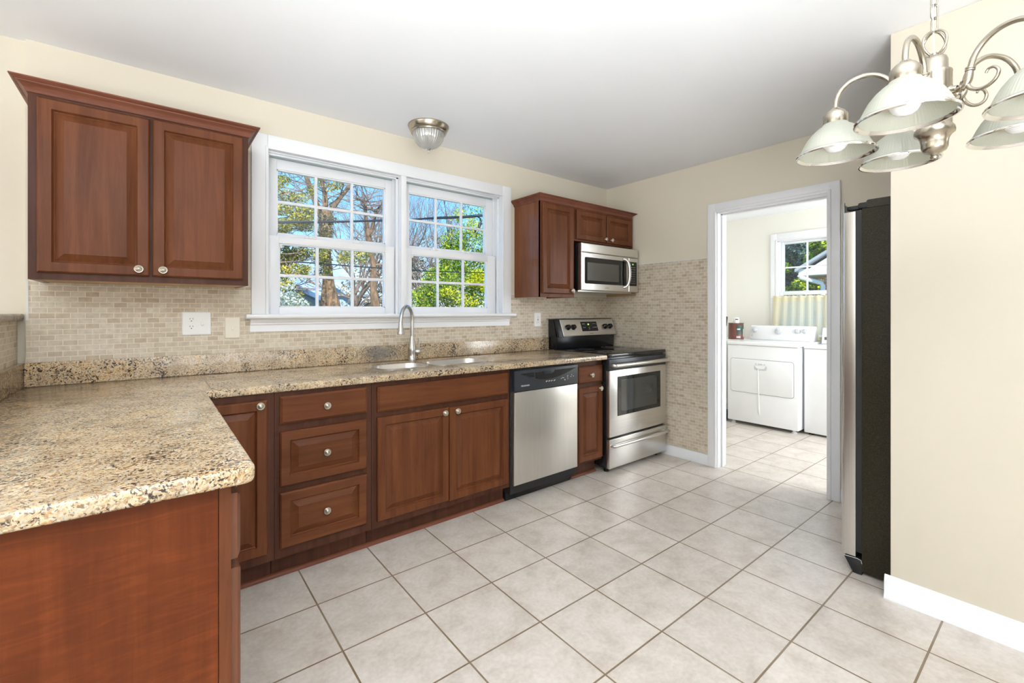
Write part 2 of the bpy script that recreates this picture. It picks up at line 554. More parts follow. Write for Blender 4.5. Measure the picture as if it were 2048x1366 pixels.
def fridge_black(name):
    m, nt, b, out = new_mat(name)
    b.inputs['Base Color'].default_value = (0.020, 0.017, 0.010, 1)
    b.inputs['Roughness'].default_value = 0.45
    b.inputs['Specular IOR Level'].default_value = 0.32
    n = N(nt, 'ShaderNodeTexNoise', Scale=330.0, Detail=2.0)
    L(nt, coords(nt), n.inputs['Vector'])
    r = ramp(nt, n.outputs['Fac'], [(0.4, (0.013, 0.010, 0.004)), (0.7, (0.042, 0.034, 0.016))])
    L(nt, r.outputs[0], b.inputs['Base Color'])
    bump(nt, b, n.outputs['Fac'], 0.5, 0.001)
    return m


M['fridge'] = fridge_black('textured_black_steel')

# ---------------------------------------------------------------- mesh helpers
ROOT = {}


class MB:
    """collects shapes given in room coordinates; build() links them as ONE mesh object"""

    def __init__(self):
        self.bm = bmesh.new()

    def _join(self, b2, mi=0):
        vm = {}
        for v in b2.verts:
            vm[v] = self.bm.verts.new(v.co)
        for f in b2.faces:
            try:
                nf = self.bm.faces.new([vm[v] for v in f.verts])
                nf.material_index = mi if mi else f.material_index
            except ValueError:
                pass
        b2.free()

    def box(self, x0, x1, y0, y1, z0, z1, bev=0.0, seg=2, mi=0):
        b = bmesh.new()
        bmesh.ops.create_cube(b, size=1.0)
        for v in b.verts:
            v.co = Vector(((x0 + x1) / 2 + v.co.x * abs(x1 - x0), (y0 + y1) / 2 + v.co.y * abs(y1 - y0), (z0 + z1) / 2 + v.co.z * abs(z1 - z0)))
        if bev:
            bmesh.ops.bevel(b, geom=list(b.edges), offset=bev, segments=seg, profile=0.5, affect='EDGES')
        self._join(b, mi)
        return self

    def prism(self, pts, axis, a0, a1, bev=0.0, mi=0):
        """polygon pts (two coords in the order of the remaining axes) swept along axis"""
        b = bmesh.new()

        def P(p, a):
            return {'x': (a, p[0], p[1]), 'y': (p[0], a, p[1]), 'z': (p[0], p[1], a)}[axis]
        lo = [b.verts.new(P(p, a0)) for p in pts]
        hi = [b.verts.new(P(p, a1)) for p in pts]
        n = len(pts)
        b.faces.new(lo)
        b.faces.new(list(reversed(hi)))
        for i in range(n):
            j = (i + 1) % n
            b.faces.new((lo[j], lo[i], hi[i], hi[j]))
        bmesh.ops.recalc_face_normals(b, faces=list(b.faces))
        if bev:
            bmesh.ops.bevel(b, geom=list(b.edges), offset=bev, segments=2, profile=0.5, affect='EDGES')
        self._join(b, mi)
        return self

    def lathe(self, prof, c, axis=(0, 0, 1), seg=32, ribs=0, rib=0.0, closed=False, mi=0):
        """prof: (radius, height along axis)"""
        b = bmesh.new()
        a = Vector(axis).normalized()
        q = a.to_track_quat('Z', 'Y')
        c = Vector(c)
        rows = []
        for (r, h) in prof:
            if r < 1e-6:
                rows.append([b.verts.new(c + a * h)])
            else:
                row = []
                for k in range(seg):
                    t = 2 * math.pi * k / seg
                    rr = r + (rib * math.cos(ribs * t) if ribs else 0.0)
                    row.append(b.verts.new(c + q @ Vector((rr * math.cos(t), rr * math.sin(t), h))))
                rows.append(row)
        pairs = list(zip(rows[:-1], rows[1:]))
        if closed:
            pairs.append((rows[-1], rows[0]))
        for A, B in pairs:
            for k in range(seg):
                j = (k + 1) % seg
                if len(A) == 1 and len(B) == 1:
                    continue
                if len(A) == 1:
                    b.faces.new((A[0], B[j], B[k]))
                elif len(B) == 1:
                    b.faces.new((A[k], A[j], B[0]))
                else:
                    b.faces.new((A[k], A[j], B[j], B[k]))
        bmesh.ops.recalc_face_normals(b, faces=list(b.faces))
        self._join(b, mi)
        return self

    def tube(self, pts, rad, seg=10, closed=False, smooth=0, mi=0):
        pts = [Vector(p) for p in pts]
        rads = list(rad) if isinstance(rad, (list, tuple)) else [rad] * len(pts)
        if smooth and len(pts) > 2:
            pts, rads = catmull(pts, rads, smooth, closed)
        n = len(pts)
        b = bmesh.new()
        rows = []
        prev = None
        for i, p in enumerate(pts):
            if closed:
                t = pts[(i + 1) % n] - pts[i - 1]
            else:
                t = pts[min(i + 1, n - 1)] - pts[max(i - 1, 0)]
            t = t.normalized() if t.length > 1e-9 else Vector((0, 0, 1))
            if prev is None:
                u = t.orthogonal().normalized()
            else:
                u = (prev - t * prev.dot(t))
                u = u.normalized() if u.length > 1e-6 else t.orthogonal().normalized()
            prev = u
            w = t.cross(u)
            rows.append([b.verts.new(p + (u * math.cos(2 * math.pi * k / seg) + w * math.sin(2 * math.pi * k / seg)) * rads[i]) for k in range(seg)])
        rng = range(n) if closed else range(n - 1)
        for i in rng:
            A, B = rows[i], rows[(i + 1) % n]
            for k in range(seg):
                j = (k + 1) % seg
                b.faces.new((A[k], A[j], B[j], B[k]))
        if not closed:
            b.faces.new(list(reversed(rows[0])))
            b.faces.new(rows[-1])
        self._join(b, mi)
        return self

    def front(self, o, u, v, W, H, loops, mi=0):
        """rectangular front with a stepped profile; loops = (inset, height); u x v points outwards"""
        b = bmesh.new()
        o, u, v = Vector(o), Vector(u), Vector(v)
        w = u.cross(v)
        rows = []
        for (i, h) in loops:
            rows.append([b.verts.new(o + u * a + v * c + w * h) for a, c in ((i, i), (W - i, i), (W - i, H - i), (i, H - i))])
        b.faces.new(list(reversed(rows[0])))
        for A, B in zip(rows[:-1], rows[1:]):
            for k in range(4):
                j = (k + 1) % 4
                b.faces.new((A[k], A[j], B[j], B[k]))
        b.faces.new(rows[-1])
        self._join(b, mi)
        return self

    def ball(self, c, r, sx=1, sy=1, sz=1, seg=20, mi=0):
        b = bmesh.new()
        bmesh.ops.create_uvsphere(b, u_segments=seg, v_segments=max(8, seg // 2), radius=1.0)
        for v in b.verts:
            v.co = Vector(c) + Vector((v.co.x * r * sx, v.co.y * r * sy, v.co.z * r * sz))
        self._join(b, mi)
        return self

    def build(self, name, mats, parent=None, smooth=35, loc=None):
        me = bpy.data.meshes.new(name)
        base = Vector((0, 0, 0))
        if parent is not None:
            base = ROOT[parent]
        elif loc is not None:
            base = Vector(loc)
        for v in self.bm.verts:
            v.co -= base
        self.bm.to_mesh(me)
        self.bm.free()
        for m in (mats if isinstance(mats, (list, tuple)) else [mats]):
            me.materials.append(M[m] if isinstance(m, str) else m)
        if smooth:
            me.polygons.foreach_set('use_smooth', [True] * len(me.polygons))
            me.set_sharp_from_angle(angle=math.radians(smooth))
        o = bpy.data.objects.new(name, me)
        COL.objects.link(o)
        if parent is not None:
            o.parent = parent
        elif loc is not None:
            o.location = loc
        ROOT[o] = base
        return o


def catmull(pts, rads, sub, closed=False):
    out, ro = [], []
    n = len(pts)
    rng = range(n) if closed else range(n - 1)
    for i in rng:
        if closed:
            p0, p1, p2, p3 = pts[i - 1], pts[i], pts[(i + 1) % n], pts[(i + 2) % n]
        else:
            p0, p1, p2, p3 = pts[max(i - 1, 0)], pts[i], pts[i + 1], pts[min(i + 2, n - 1)]
        r1, r2 = rads[i], rads[(i + 1) % n]
        for s in range(sub):
            t = s / sub
            out.append(0.5 * ((2 * p1) + (p2 - p0) * t + (2 * p0 - 5 * p1 + 4 * p2 - p3) * t * t + (3 * p1 - p0 - 3 * p2 + p3) * t ** 3))
            ro.append(r1 + (r2 - r1) * t)
    if not closed:
        out.append(pts[-1])
        ro.append(rads[-1])
    return out, ro


def tag(o, label=None, cat=None, group=None, kind=None):
    if label:
        o['label'] = label
    if cat:
        o['category'] = cat
    if group:
        o['group'] = group
    if kind:
        o['kind'] = kind
    return o


def thing(name, label, cat, loc=(0, 0, 0), group=None, kind=None):
    o = bpy.data.objects.new(name, None)
    o.empty_display_size = 0.1
    o.location = loc
    COL.objects.link(o)
    ROOT[o] = Vector(loc)
    tag(o, label, cat, group, kind)
    return o


def setting(name, loc=(0, 0, 0)):
    return thing(name, None, None, loc, kind='structure')


def text(name, s, size, loc, rot, mat, parent, extrude=0.0003, sx=1.0):
    c = bpy.data.curves.new(name, 'FONT')
    c.body = s
    c.size = size
    c.extrude = extrude
    c.align_x = 'CENTER'
    c.align_y = 'CENTER'
    c.materials.append(M[mat])
    tmp = bpy.data.objects.new(name, c)
    me = bpy.data.meshes.new_from_object(tmp)
    bpy.data.objects.remove(tmp)
    bpy.data.curves.remove(c)
    me.transform(Matrix.Diagonal((sx, 1, 1, 1)))
    o = bpy.data.objects.new(name, me)
    COL.objects.link(o)
    o.parent = parent
    o.location = Vector(loc) - ROOT[parent]
    o.rotation_euler = rot
    return o


# ---------------------------------------------------------------- room shell
Y, X, H = 2.877, 3.498, 2.436
X2, YL = 6.0, 2.905


def struct(name, mb, mat, parent=None, smooth=35):
    o = mb.build(name, mat, parent, smooth)
    if parent is None:
        o['kind'] = 'structure'
    return o


struct('floor', MB().box(-4.1, 6.15, -3.6, 3.05, -0.06, 0.0), 'floor')
struct('ceiling', MB().box(-4.1, 6.15, -3.6, 3.05, H, H + 0.2), 'ceiling')
WX0, WX1, WZ0, WZ1 = 0.515, 2.194, 1.205, 2.165
wb = MB()
wb.box(-0.432, WX0, Y, 3.03, 0, H).box(WX1, X + 0.12, Y, 3.03, 0, H).box(WX0, WX1, Y, 3.03, 0, WZ0).box(WX0, WX1, Y, 3.03, WZ1, H)
wall_back = struct('wall_back', wb, 'wall')
struct('wall_back_left', MB().box(-4.0, -0.432, 2.907, 3.03, 0, H), 'wall')
wr = MB()
DY0, DY1, DZ = 1.005, 1.775, 2.03
wr.box(X, X + 0.12, DY1, Y, 0, H).box(X, X + 0.12, -0.7, DY0, 0, H).box(X, X + 0.12, DY0, DY1, DZ, H)
wall_right = struct('wall_right', wr, 'wall')
struct('wall_front_right', MB().box(2.49, 2.585, -3.5, 0.495, 0, H, 0.004), 'wall')
struct('wall_alcove', MB().box(2.585, X, -0.42, -0.30, 0, H), 'wall')
struct('wall_left', MB().box(-4.1, -4.0, -3.6, 3.03, 0, H), 'wall')
struct('wall_front', MB().box(-4.0, 2.49, -3.6, -3.5, 0, H), 'wall')
LY0, LY1, LZ0, LZ1 = 1.655, 2.275, 0.98, 2.10
wl2 = MB()
wl2.box(X2, X2 + 0.15, LY1, 3.05, 0, H).box(X2, X2 + 0.15, -0.7, LY0, 0, H).box(X2, X2 + 0.15, LY0, LY1, 0, LZ0).box(X2, X2 + 0.15, LY0, LY1, LZ1, H)
struct('wall_laundry_right', wl2, 'wall_laundry')
struct('wall_laundry_back', MB().box(X + 0.12, X2, YL, 3.05, 0, H), 'wall_laundry')
struct('wall_laundry_front', MB().box(X + 0.12, X2, -0.7, -0.6, 0, H), 'wall_laundry')
struct('wall_laundry_left', MB().box(X + 0.12, X + 0.125, DY1 + 0.06, YL, 0, H).box(X + 0.12, X + 0.125, -0.6, DY0 - 0.06, 0, H).box(X + 0.12, X + 0.125, DY0 - 0.06, DY1 + 0.06, DZ + 0.06, H), 'wall_laundry')
# half wall behind the left run of counter
hw = struct('wall_half', MB().box(-0.60, -0.462, 1.02, 2.907, 0, 1.197), 'wall')
MB().box(-0.4625, -0.456, 1.02, Y, 0.90, 1.197).build('tile_backsplash', 'tile_yz', hw)
# tile on the window wall and on the range side wall
MB().box(-0.43, X - 0.006, Y - 0.006, Y + 0.001, 0.90, 1.15).box(-0.43, 0.45, Y - 0.006, Y + 0.001, 1.15, 1.372).box(2.26, X - 0.006, Y - 0.006, Y + 0.001, 1.15, 1.372).build('tile_backsplash', 'tile_xz', wall_back)
MB().box(-0.43, -0.422, Y - 0.008, Y, 1.20, 1.374).build('tile_edge', 'caulk', wall_back)
MB().box(X - 0.006, X + 0.001, 1.836, Y - 0.006, 0.09, 1.665).build('tile_backsplash', 'tile_yz', wall_right)
MB().box(X - 0.008, X, 1.836, Y - 0.006, 1.665, 1.672).build('tile_edge', 'caulk', wall_right)
MB().box(X - 0.0075, X - 0.005, 2.53, Y - 0.008, 1.378, 1.65).build('bare_board', 'tan', wall_right)

# baseboards
BB = [(0, 0), (0.019, 0), (0.019, 0.012), (0.013, 0.022), (0.012, 0.078), (0.009, 0.088), (0.005, 0.097), (0, 0.099)]
struct('baseboard_right', MB().prism([(X - 0.014, 0), (X - 0.014, 0.072), (X - 0.009, 0.082), (X, 0.086), (X, 0)], 'y', 1.836, 2.80), 'trim')
bbm = MB()
bbm.prism([(2.49 - a, z) for a, z in BB], 'y', -3.5, 0.514)
struct('baseboard_front_right', bbm, 'trim')
struct('baseboard_right_small', MB().prism([(X - 0.014, 0), (X - 0.014, 0.072), (X - 0.009, 0.082), (X, 0.086), (X, 0)], 'y', 0.70, 0.944), 'trim')
struct('baseboard_laundry', MB().box(X + 0.13, X2 - 0.0, YL - 0.013, YL, 0, 0.085, 0.003), 'trim')

# ---------------------------------------------------------------- kitchen window (two double-hung units in one casing)


def casing_piece(mb, a0, a1, b0, b1, horizontal, face, th, back):
    pass


win = setting('window_1', (1.355, Y, WZ0))
cs = MB()
cs.box(0.434, 0.515, Y - 0.021, Y, 1.222, 2.243, 0.003)
cs.box(2.194, 2.281, Y - 0.021, Y, 1.222, 2.243, 0.003)
cs.box(0.515, 2.194, Y - 0.0205, Y, 2.165, 2.243, 0.003)
for a, b2 in ((0.503, 0.518), (2.191, 2.206)):
    cs.box(a, b2, Y - 0.027, Y, 1.222, 2.178, 0.003)
cs.box(0.503, 2.206, Y - 0.0265, Y, 2.162, 2.177, 0.003)
cs.box(1.326, 1.365, Y - 0.018, Y, 1.222, 2.165, 0.003)
cs.build('window_casing', 'trim', win)
MB().prism([(Y - 0.062, 1.200), (Y - 0.066, 1.206), (Y - 0.066, 1.216), (Y - 0.062, 1.222), (Y + 0.06, 1.222), (Y + 0.06, 1.196), (Y - 0.055, 1.196)], 'x', 0.403, 2.300).build('window_stool', 'trim', win)
MB().prism([(Y, 1.196), (Y - 0.034, 1.196), (Y - 0.034, 1.188), (Y - 0.027, 1.178), (Y - 0.021, 1.172), (Y - 0.021, 1.166), (Y - 0.014, 1.160), (Y - 0.014, 1.124), (Y, 1.124)], 'x', 0.428, 2.268).build('window_apron', 'trim', win)
jb = MB()
for a, b2 in ((0.500, 0.517), (2.192, 2.21)):
    jb.box(a, b2, Y, 3.04, 1.20, 2.18)
jb.box(0.515, 2.194, Y, 3.04, 2.163, 2.18)
jb.box(0.515, 2.194, Y + 0.02, 3.06, 1.19, 1.208)
jb.box(1.324, 1.367, Y - 0.001, 3.04, 1.20, 2.17)
for (a, b2) in ((0.517, 1.324), (1.367, 2.192)):      # stops and tracks
    for (s0, s1) in ((a, a + 0.014), (b2 - 0.014, b2)):
        jb.box(s0, s1, Y + 0.030, Y + 0.052, 1.208, 2.163, 0.002)
        jb.box(s0, s1 if s0 == a else b2, Y + 0.095, Y + 0.102, 1.208, 2.163)
    jb.box(a, b2, Y + 0.030, Y + 0.052, 2.146, 2.163, 0.002)
    jb.box(a, b2, Y + 0.014, Y + 0.022, 2.155, 2.163, 0.002)
jb.build('window_jamb', 'trim', win)


def sash(name, x0, x1, z0, z1, yf, gx0, gx1, gz0, gz1, th=0.038, cols=3, rows=2, parent=None):
    mb = MB()
    mb.box(x0, gx0, yf, yf + th, z0, z1, 0.002).box(gx1, x1, yf, yf + th, z0, z1, 0.002)
    mb.box(gx0, gx1, yf + 0.0005, yf + th, z0, gz0, 0.002).box(gx0, gx1, yf + 0.0005, yf + th, gz1, z1, 0.002)
    # glazing bead
    e = 0.007
    for (a, b2, c, d) in ((gx0, gx0 + e, gz0, gz1), (gx1 - e, gx1, gz0, gz1), (gx0, gx1, gz0, gz0 + e), (gx0, gx1, gz1 - e, gz1)):
        mb.box(a, b2, yf + 0.008, yf + th - 0.004, c, d)
    s = mb.build(name, 'trim', parent)
    g = MB().box(gx0 + 0.002, gx1 - 0.002, yf + 0.018, yf + 0.022, gz0 + 0.002, gz1 - 0.002).build('glass_pane', 'glass', s, 0)
    mt = MB()
    for k in range(1, cols):
        c = gx0 + (gx1 - gx0) * k / cols
        mt.box(c - 0.009, c + 0.009, yf + 0.012, yf + 0.028, gz0, gz1, 0.002)
    for k in range(1, rows):
        c = gz0 + (gz1 - gz0) * k / rows
        mt.box(gx0, gx1, yf + 0.0125, yf + 0.0275, c - 0.009, c + 0.009, 0.002)
    mt.build('muntin_grid', 'trim', s)
    return s


YU, YLo = Y + 0.098, Y + 0.055
for (x0, x1, g0, g1, l0, l1) in ((0.531, 1.310, 0.584, 1.262, 0.588, 1.243), (1.381, 2.178, 1.437, 2.112, 1.436, 2.098)):
    sash('upper_sash', x0, x1, 1.660, 2.150, YU, g0, g1, 1.704, 2.090, parent=win)
    lo = sash('lower_sash', x0, x1, 1.208, 1.684, YLo, l0, l1, 1.264, 1.641, parent=win)
    for q in (0.30, 0.68):
        lx = x0 + (x1 - x0) * q
        MB().box(lx - 0.032, lx + 0.032, YLo - 0.004, YLo + 0.026, 1.684, 1.690, 0.002).lathe([(0.012, 0), (0.012, 0.009), (0, 0.011)], (lx, YLo + 0.012, 1.690)).box(lx - 0.004, lx + 0.036, YLo + 0.002, YLo + 0.012, 1.692, 1.699, 0.002).build('sash_lock', 'white', lo)
    tl = MB()
    for lx in (l0 + 0.002, l1 - 0.018):
        tl.box(lx, lx + 0.016, YLo + 0.004, YLo + 0.012, 1.618, 1.639, 0.002)
    tl.build('tilt_latch', 'white', lo)

# ---------------------------------------------------------------- doorway to the laundry
door = setting('door_1', (X, 1.39, 0))
dc = MB()
xo = X - 0.020
dc.box(xo, X, DY1 - 0.004, 1.836, 0, 2.091, 0.003).box(xo, X, 0.945, DY0 + 0.004, 0, 2.091, 0.003).box(xo + 0.0005, X, DY0, DY1, DZ - 0.004, 2.091, 0.003)
dc.box(xo - 0.007, X, DY1 - 0.010, DY1 + 0.010, 0, DZ + 0.010, 0.003).box(xo - 0.007, X, DY0 - 0.010, DY0 + 0.010, 0, DZ + 0.010, 0.003).box(xo - 0.0065, X, DY0, DY1, DZ - 0.010, DZ + 0.010, 0.003)
for (a, b2) in ((DY1, 1.836), (0.945, DY0)):
    dc.box(X + 0.12, X + 0.14, a, b2, 0, 2.091, 0.003)
dc.box(X + 0.12, X + 0.14, DY0, DY1, DZ, 2.091, 0.003)
dc.build('door_casing', 'trim', door)
dj = MB()
dj.box(X - 0.01, X + 0.13, DY1 - 0.018, DY1, 0, DZ, 0.002).box(X - 0.01, X + 0.13, DY0, DY0 + 0.018, 0, DZ, 0.002).box(X - 0.01, X + 0.13, DY0, DY1, DZ - 0.018, DZ, 0.002)
dj.box(X + 0.045, X + 0.080, DY1 - 0.030, DY1 - 0.018, 0, DZ - 0.018, 0.002).box(X + 0.045, X + 0.080, DY0 + 0.018, DY0 + 0.030, 0, DZ - 0.018, 0.002).box(X + 0.045, X + 0.080, DY0, DY1, DZ - 0.030, DZ - 0.018, 0.002)
dj.build('door_jamb', 'trim', door)
MB().box(X + 0.081, X + 0.087, DY1 - 0.026, DY1 - 0.0175, 0.15, 0.98).box(X + 0.081, X + 0.087, DY1 - 0.026, DY1 - 0.0175, 1.05, 1.93).build('weather_strip', 'slot', door)
MB().box(X + 0.076, X + 0.108, DY1 - 0.0205, DY1 - 0.0175, 0.985, 1.045, 0.001).build('strike_plate', 'chrome', door)
for z in (0.25, 1.05, 1.78):
    hg = MB().box(X + 0.088, X + 0.122, DY0 + 0.0175, DY0 + 0.0205, z - 0.044, z + 0.044, 0.001).tube([(X + 0.127, DY0 + 0.024, z - 0.045), (X + 0.127, DY0 + 0.024, z + 0.045)], 0.006)
    hg.build('hinge', 'chrome', door)

# ---------------------------------------------------------------- laundry window
win2 = setting('window_2', (X2, 1.965, LZ0))
c2 = MB()
c2.box(X2 - 0.02, X2, LY1, 2.348, 0.965, 2.187, 0.003).box(X2 - 0.02, X2, 1.582, LY0, 0.965, 2.187, 0.003).box(X2 - 0.0195, X2, LY0, LY1, LZ1 - 0.0, 2.187, 0.003)
c2.box(X2 - 0.027, X2, LY1 - 0.004, LY1 + 0.012, 0.965, LZ1 + 0.012, 0.003).box(X2 - 0.027, X2, LY0 - 0.012, LY0 + 0.004, 0.965, LZ1 + 0.012, 0.003).box(X2 - 0.0265, X2, LY0, LY1, LZ1 - 0.004, LZ1 + 0.012, 0.003)
c2.box(X2 - 0.06, X2, 1.56, 2.37, 0.94, 0.965, 0.004)
c2.build('window_casing', 'trim', win2)
j2 = MB()
j2.box(X2, X2 + 0.16, LY1 - 0.012, LY1 + 0.004, LZ0, LZ1).box(X2, X2 + 0.16, LY0 - 0.004, LY0 + 0.012, LZ0, LZ1).box(X2, X2 + 0.16, LY0, LY1, LZ1 - 0.012, LZ1 + 0.004).box(X2, X2 + 0.16, LY0, LY1, LZ0 - 0.004, LZ0 + 0.012)
j2.build('window_jamb', 'trim', win2)


def sash_x(name, y0, y1, z0, z1, xf, gy0, gy1, gz0, gz1, th=0.035):
    mb = MB()
    mb.box(xf, xf + th, y0, gy0, z0, z1, 0.002).box(xf, xf + th, gy1, y1, z0, z1, 0.002)
    mb.box(xf + 0.0005, xf + th, gy0, gy1, z0, gz0, 0.002).box(xf + 0.0005, xf + th, gy0, gy1, gz1, z1, 0.002)
    s = mb.build(name, 'trim', win2)
    MB().box(xf + 0.015, xf + 0.019, gy0 + 0.001, gy1 - 0.001, gz0 + 0.001, gz1 - 0.001).build('glass_pane', 'glass', s, 0)
    c, d = (gy0 + gy1) / 2, (gz0 + gz1) / 2
    MB().box(xf + 0.010, xf + 0.025, c - 0.010, c + 0.010, gz0, gz1, 0.002).box(xf + 0.0105, xf + 0.0245, gy0, gy1, d - 0.009, d + 0.009, 0.002).build('muntin_grid', 'trim', s)
    return s


sash_x('upper_sash', 1.668, 2.262, 1.44, 2.088, X2 + 0.075, 1.735, 2.228, 1.485, 2.060)
sash_x('lower_sash', 1.668, 2.262, 0.99, 1.475, X2 + 0.038, 1.735, 2.228, 1.04, 1.435)
MB().box(X2 + 0.036, X2 + 0.06, 1.95, 2.01, 1.475, 1.488, 0.003).build('sash_lock', 'white', win2)

# cafe curtain on its rod
cur = thing('cafe_curtain', 'sheer yellow gingham cafe curtain over the lower half of the laundry window', 'curtain', (X2 - 0.04, 1.965, 1.0))
rod = MB().tube([(X2 - 0.035, 1.60, 1.405), (X2 - 0.035, 2.335, 1.405)], 0.006)
rod.build('curtain_rod', 'white', cur)
cb_ = MB()
b_ = cb_.bm
nz, ny = 12, 60
grid = []
for iz in range(nz + 1):
    tz = iz / nz
    z = 1.425 - tz * 0.52
    row = []
    for iy in range(ny + 1):
        t = iy / ny
        y0_, y1_ = 1.60 - 0.02 * tz, 2.312 + 0.020 * tz
        y = y0_ + (y1_ - y0_) * t
        amp = 0.008 + 0.010 * tz
        x = X2 - 0.040 + amp * math.sin(t * 52) + 0.004 * math.sin(t * 17 + 1) - 0.01 * tz
        row.append(b_.verts.new((x, y, z + 0.003 * math.sin(t * 104) * (1 if iz == 0 else 0))))
    grid.append(row)
for iz in range(nz):
    for iy in range(ny):
        b_.faces.new((grid[iz][iy], grid[iz][iy + 1], grid[iz + 1][iy + 1], grid[iz + 1][iy]))
cb_.build('curtain_cloth', 'gingham', cur, 80)
hb = MB()
b_ = hb.bm
pr = None
for iy in range(ny + 1):
    t = iy / ny
    y = 1.60 + 0.712 * t
    x = X2 - 0.043 + 0.010 * math.sin(t * 52)
    a = b_.verts.new((x, y, 1.423))
    c = b_.verts.new((x, y + 0.001, 1.36))
    if pr:
        b_.faces.new((pr[0], a, c, pr[1]))
    pr = (a, c)
hb.build('curtain_heading', 'gingham', cur, 80)

# ---------------------------------------------------------------- cabinets
DOOR = [(0, 0), (0, 0.013), (0.0025, 0.0165), (0.006, 0.019), (0.041, 0.019), (0.0435, 0.0150), (0.0460, 0.0070), (0.0490, 0.0055), (0.0745, 0.0162), (0.0770, 0.0182)]
SLAB = [(0, 0), (0, 0.012), (0.003, 0.014), (0.010, 0.019)]
KNOB = [(0.0095, 0), (0.007, 0.003), (0.0058, 0.006), (0.0058, 0.011), (0.0145, 0.0145), (0.0168, 0.0165), (0.0168, 0.0190), (0.0150, 0.0207), (0.0125, 0.0203), (0.0115, 0.0222), (0.0080, 0.0240), (0.0070, 0.0232), (0.0055, 0.0250), (0, 0.0262)]


def door_front(name, x0, x1, z0, z1, yf, parent, loops=DOOR, mat='wood'):
    return MB().front((x0, yf, z0), (1, 0, 0), (0, 0, 1), x1 - x0, z1 - z0, loops).build(name, mat, parent, 25)


def knob(x, y, z, parent, axis=(0, -1, 0)):
    return MB().lathe(KNOB, (x, y, z), axis, 28).build('knob', 'knob', parent, 40)


def crown(x0, x1, zb, zt, yf, out, parent, left=True, right=True, wall=None):
    """crown moulding across the front with mitred returns to the wall"""
    wall = wall or Y - 0.004
    prof = [(0.0, 0.0), (0.10, 0.02), (0.16, 0.10), (0.22, 0.30), (0.40, 0.52), (0.62, 0.66), (0.66, 0.74), (0.80, 0.78), (0.90, 0.86), (1.0, 0.90), (1.0, 1.0)]
    mb = MB()
    b = mb.bm
    paths = []
    for (o, h) in prof:
        d = o * out
        z = zb + h * (zt - zb)
        p = []
        if left:
            p += [(x0 - d, wall, z), (x0 - d, yf - d, z)]
        else:
            p += [(x0, yf - d, z)]
        if right:
            p += [(x1 + d, yf - d, z), (x1 + d, wall, z)]
        else:
            p += [(x1, yf - d, z)]
        paths.append([b.verts.new(q) for q in p])
    # back, closing the moulding onto the box
    p = []
    if left:
        p += [(x0, wall, zt), (x0, yf, zt)]
    else:
        p += [(x0, yf, zt)]
    if right:
        p += [(x1, yf, zt), (x1, wall, zt)]
    else:
        p += [(x1, yf, zt)]
    paths.append([b.verts.new(q) for q in p])
    for A, B in zip(paths, paths[1:] + paths[:1]):
        for k in range(len(A) - 1):
            b.faces.new((A[k], A[k + 1], B[k + 1], B[k]))
    b.faces.new([q[0] for q in paths])
    b.faces.new([q[-1] for q in reversed(paths)])
    bmesh.ops.recalc_face_normals(b, faces=list(b.faces))
    return mb.build('crown_moulding', 'shoe', parent, 30)


# upper left
YF = 2.56
YD = 2.56
ul = thing('wall_cabinet', 'reddish brown two-door wall cabinet left of the big window above the outlet plates', 'cabinet', (0, Y, 1.366))
cb = MB()
cb.box(-0.378, -0.356, YF, Y - 0.004, 1.366, 2.14).box(0.352, 0.374, YF, Y - 0.004, 1.366, 2.14)
cb.box(-0.356, 0.352, YF + 0.001, Y - 0.004, 2.10, 2.14).box(-0.356, 0.352, Y - 0.016, Y - 0.004, 1.38, 2.10)
cb.build('cabinet_box', 'side', ul)
ff = MB()
ff.box(-0.378, -0.340, YF - 0.001, YF + 0.019, 1.366, 2.112).box(0.336, 0.374, YF - 0.001, YF + 0.019, 1.366, 2.112)
ff.box(-0.340, 0.336, YF - 0.001, YF + 0.019, 1.366, 1.404).box(-0.340, 0.336, YF - 0.001, YF + 0.019, 2.07, 2.112)
ff.box(-0.022, 0.019, YF - 0.0005, YF + 0.0185, 1.404, 2.07)
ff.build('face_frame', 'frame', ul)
MB().box(-0.356, 0.352, YF + 0.019, Y - 0.016, 1.3675, 1.384).build('cabinet_floor', 'rawwood', ul)
d1 = door_front('door', -0.352, -0.006, 1.394, 2.085, YD - 0.001, ul)
knob(-0.043, YD - 0.019, 1.422, d1)
d2 = door_front('door', 0.003, 0.350, 1.394, 2.090, YD - 0.001, ul)
knob(0.040, YD - 0.019, 1.422, d2)
crown(-0.378, 0.374, 2.098, 2.147, YF - 0.001, 0.046, ul)

# upper right: one-door cabinet
ur = thing('wall_cabinet', 'tall one-door wall cabinet right of the big window beside the microwave', 'cabinet', (2.51, Y, 1.35))
MB().box(2.328, 2.346, YF, Y - 0.004, 1.350, 2.13).box(2.346, 2.699, YF + 0.001, Y - 0.004, 2.08, 2.13).box(2.684, 2.6995, YF + 0.001, Y - 0.004, 1.350, 2.13).box(2.346, 2.684, Y - 0.02, Y - 0.004, 1.38, 2.08).build('cabinet_box', 'side', ur)
MB().box(2.346, 2.684, YF + 0.019, Y - 0.02, 1.372, 1.386).build('cabinet_floor', 'rawwood', ur)
MB().box(2.328, 2.352, YF - 0.001, YF + 0.018, 1.350, 2.095).box(2.668, 2.6995, YF - 0.001, YF + 0.018, 1.350, 2.095).box(2.352, 2.668, YF - 0.001, YF + 0.018, 1.350, 1.388).box(2.352, 2.668, YF - 0.001, YF + 0.018, 2.06, 2.095).build('face_frame', 'wood', ur)
d = door_front('door', 2.342, 2.680, 1.378, 2.077, YF - 0.001, ur)
knob(2.658, YF - 0.019, 1.404, d)
crown(2.328, 2.6995, 2.090, 2.137, YF - 0.001, 0.046, ur, True, False)

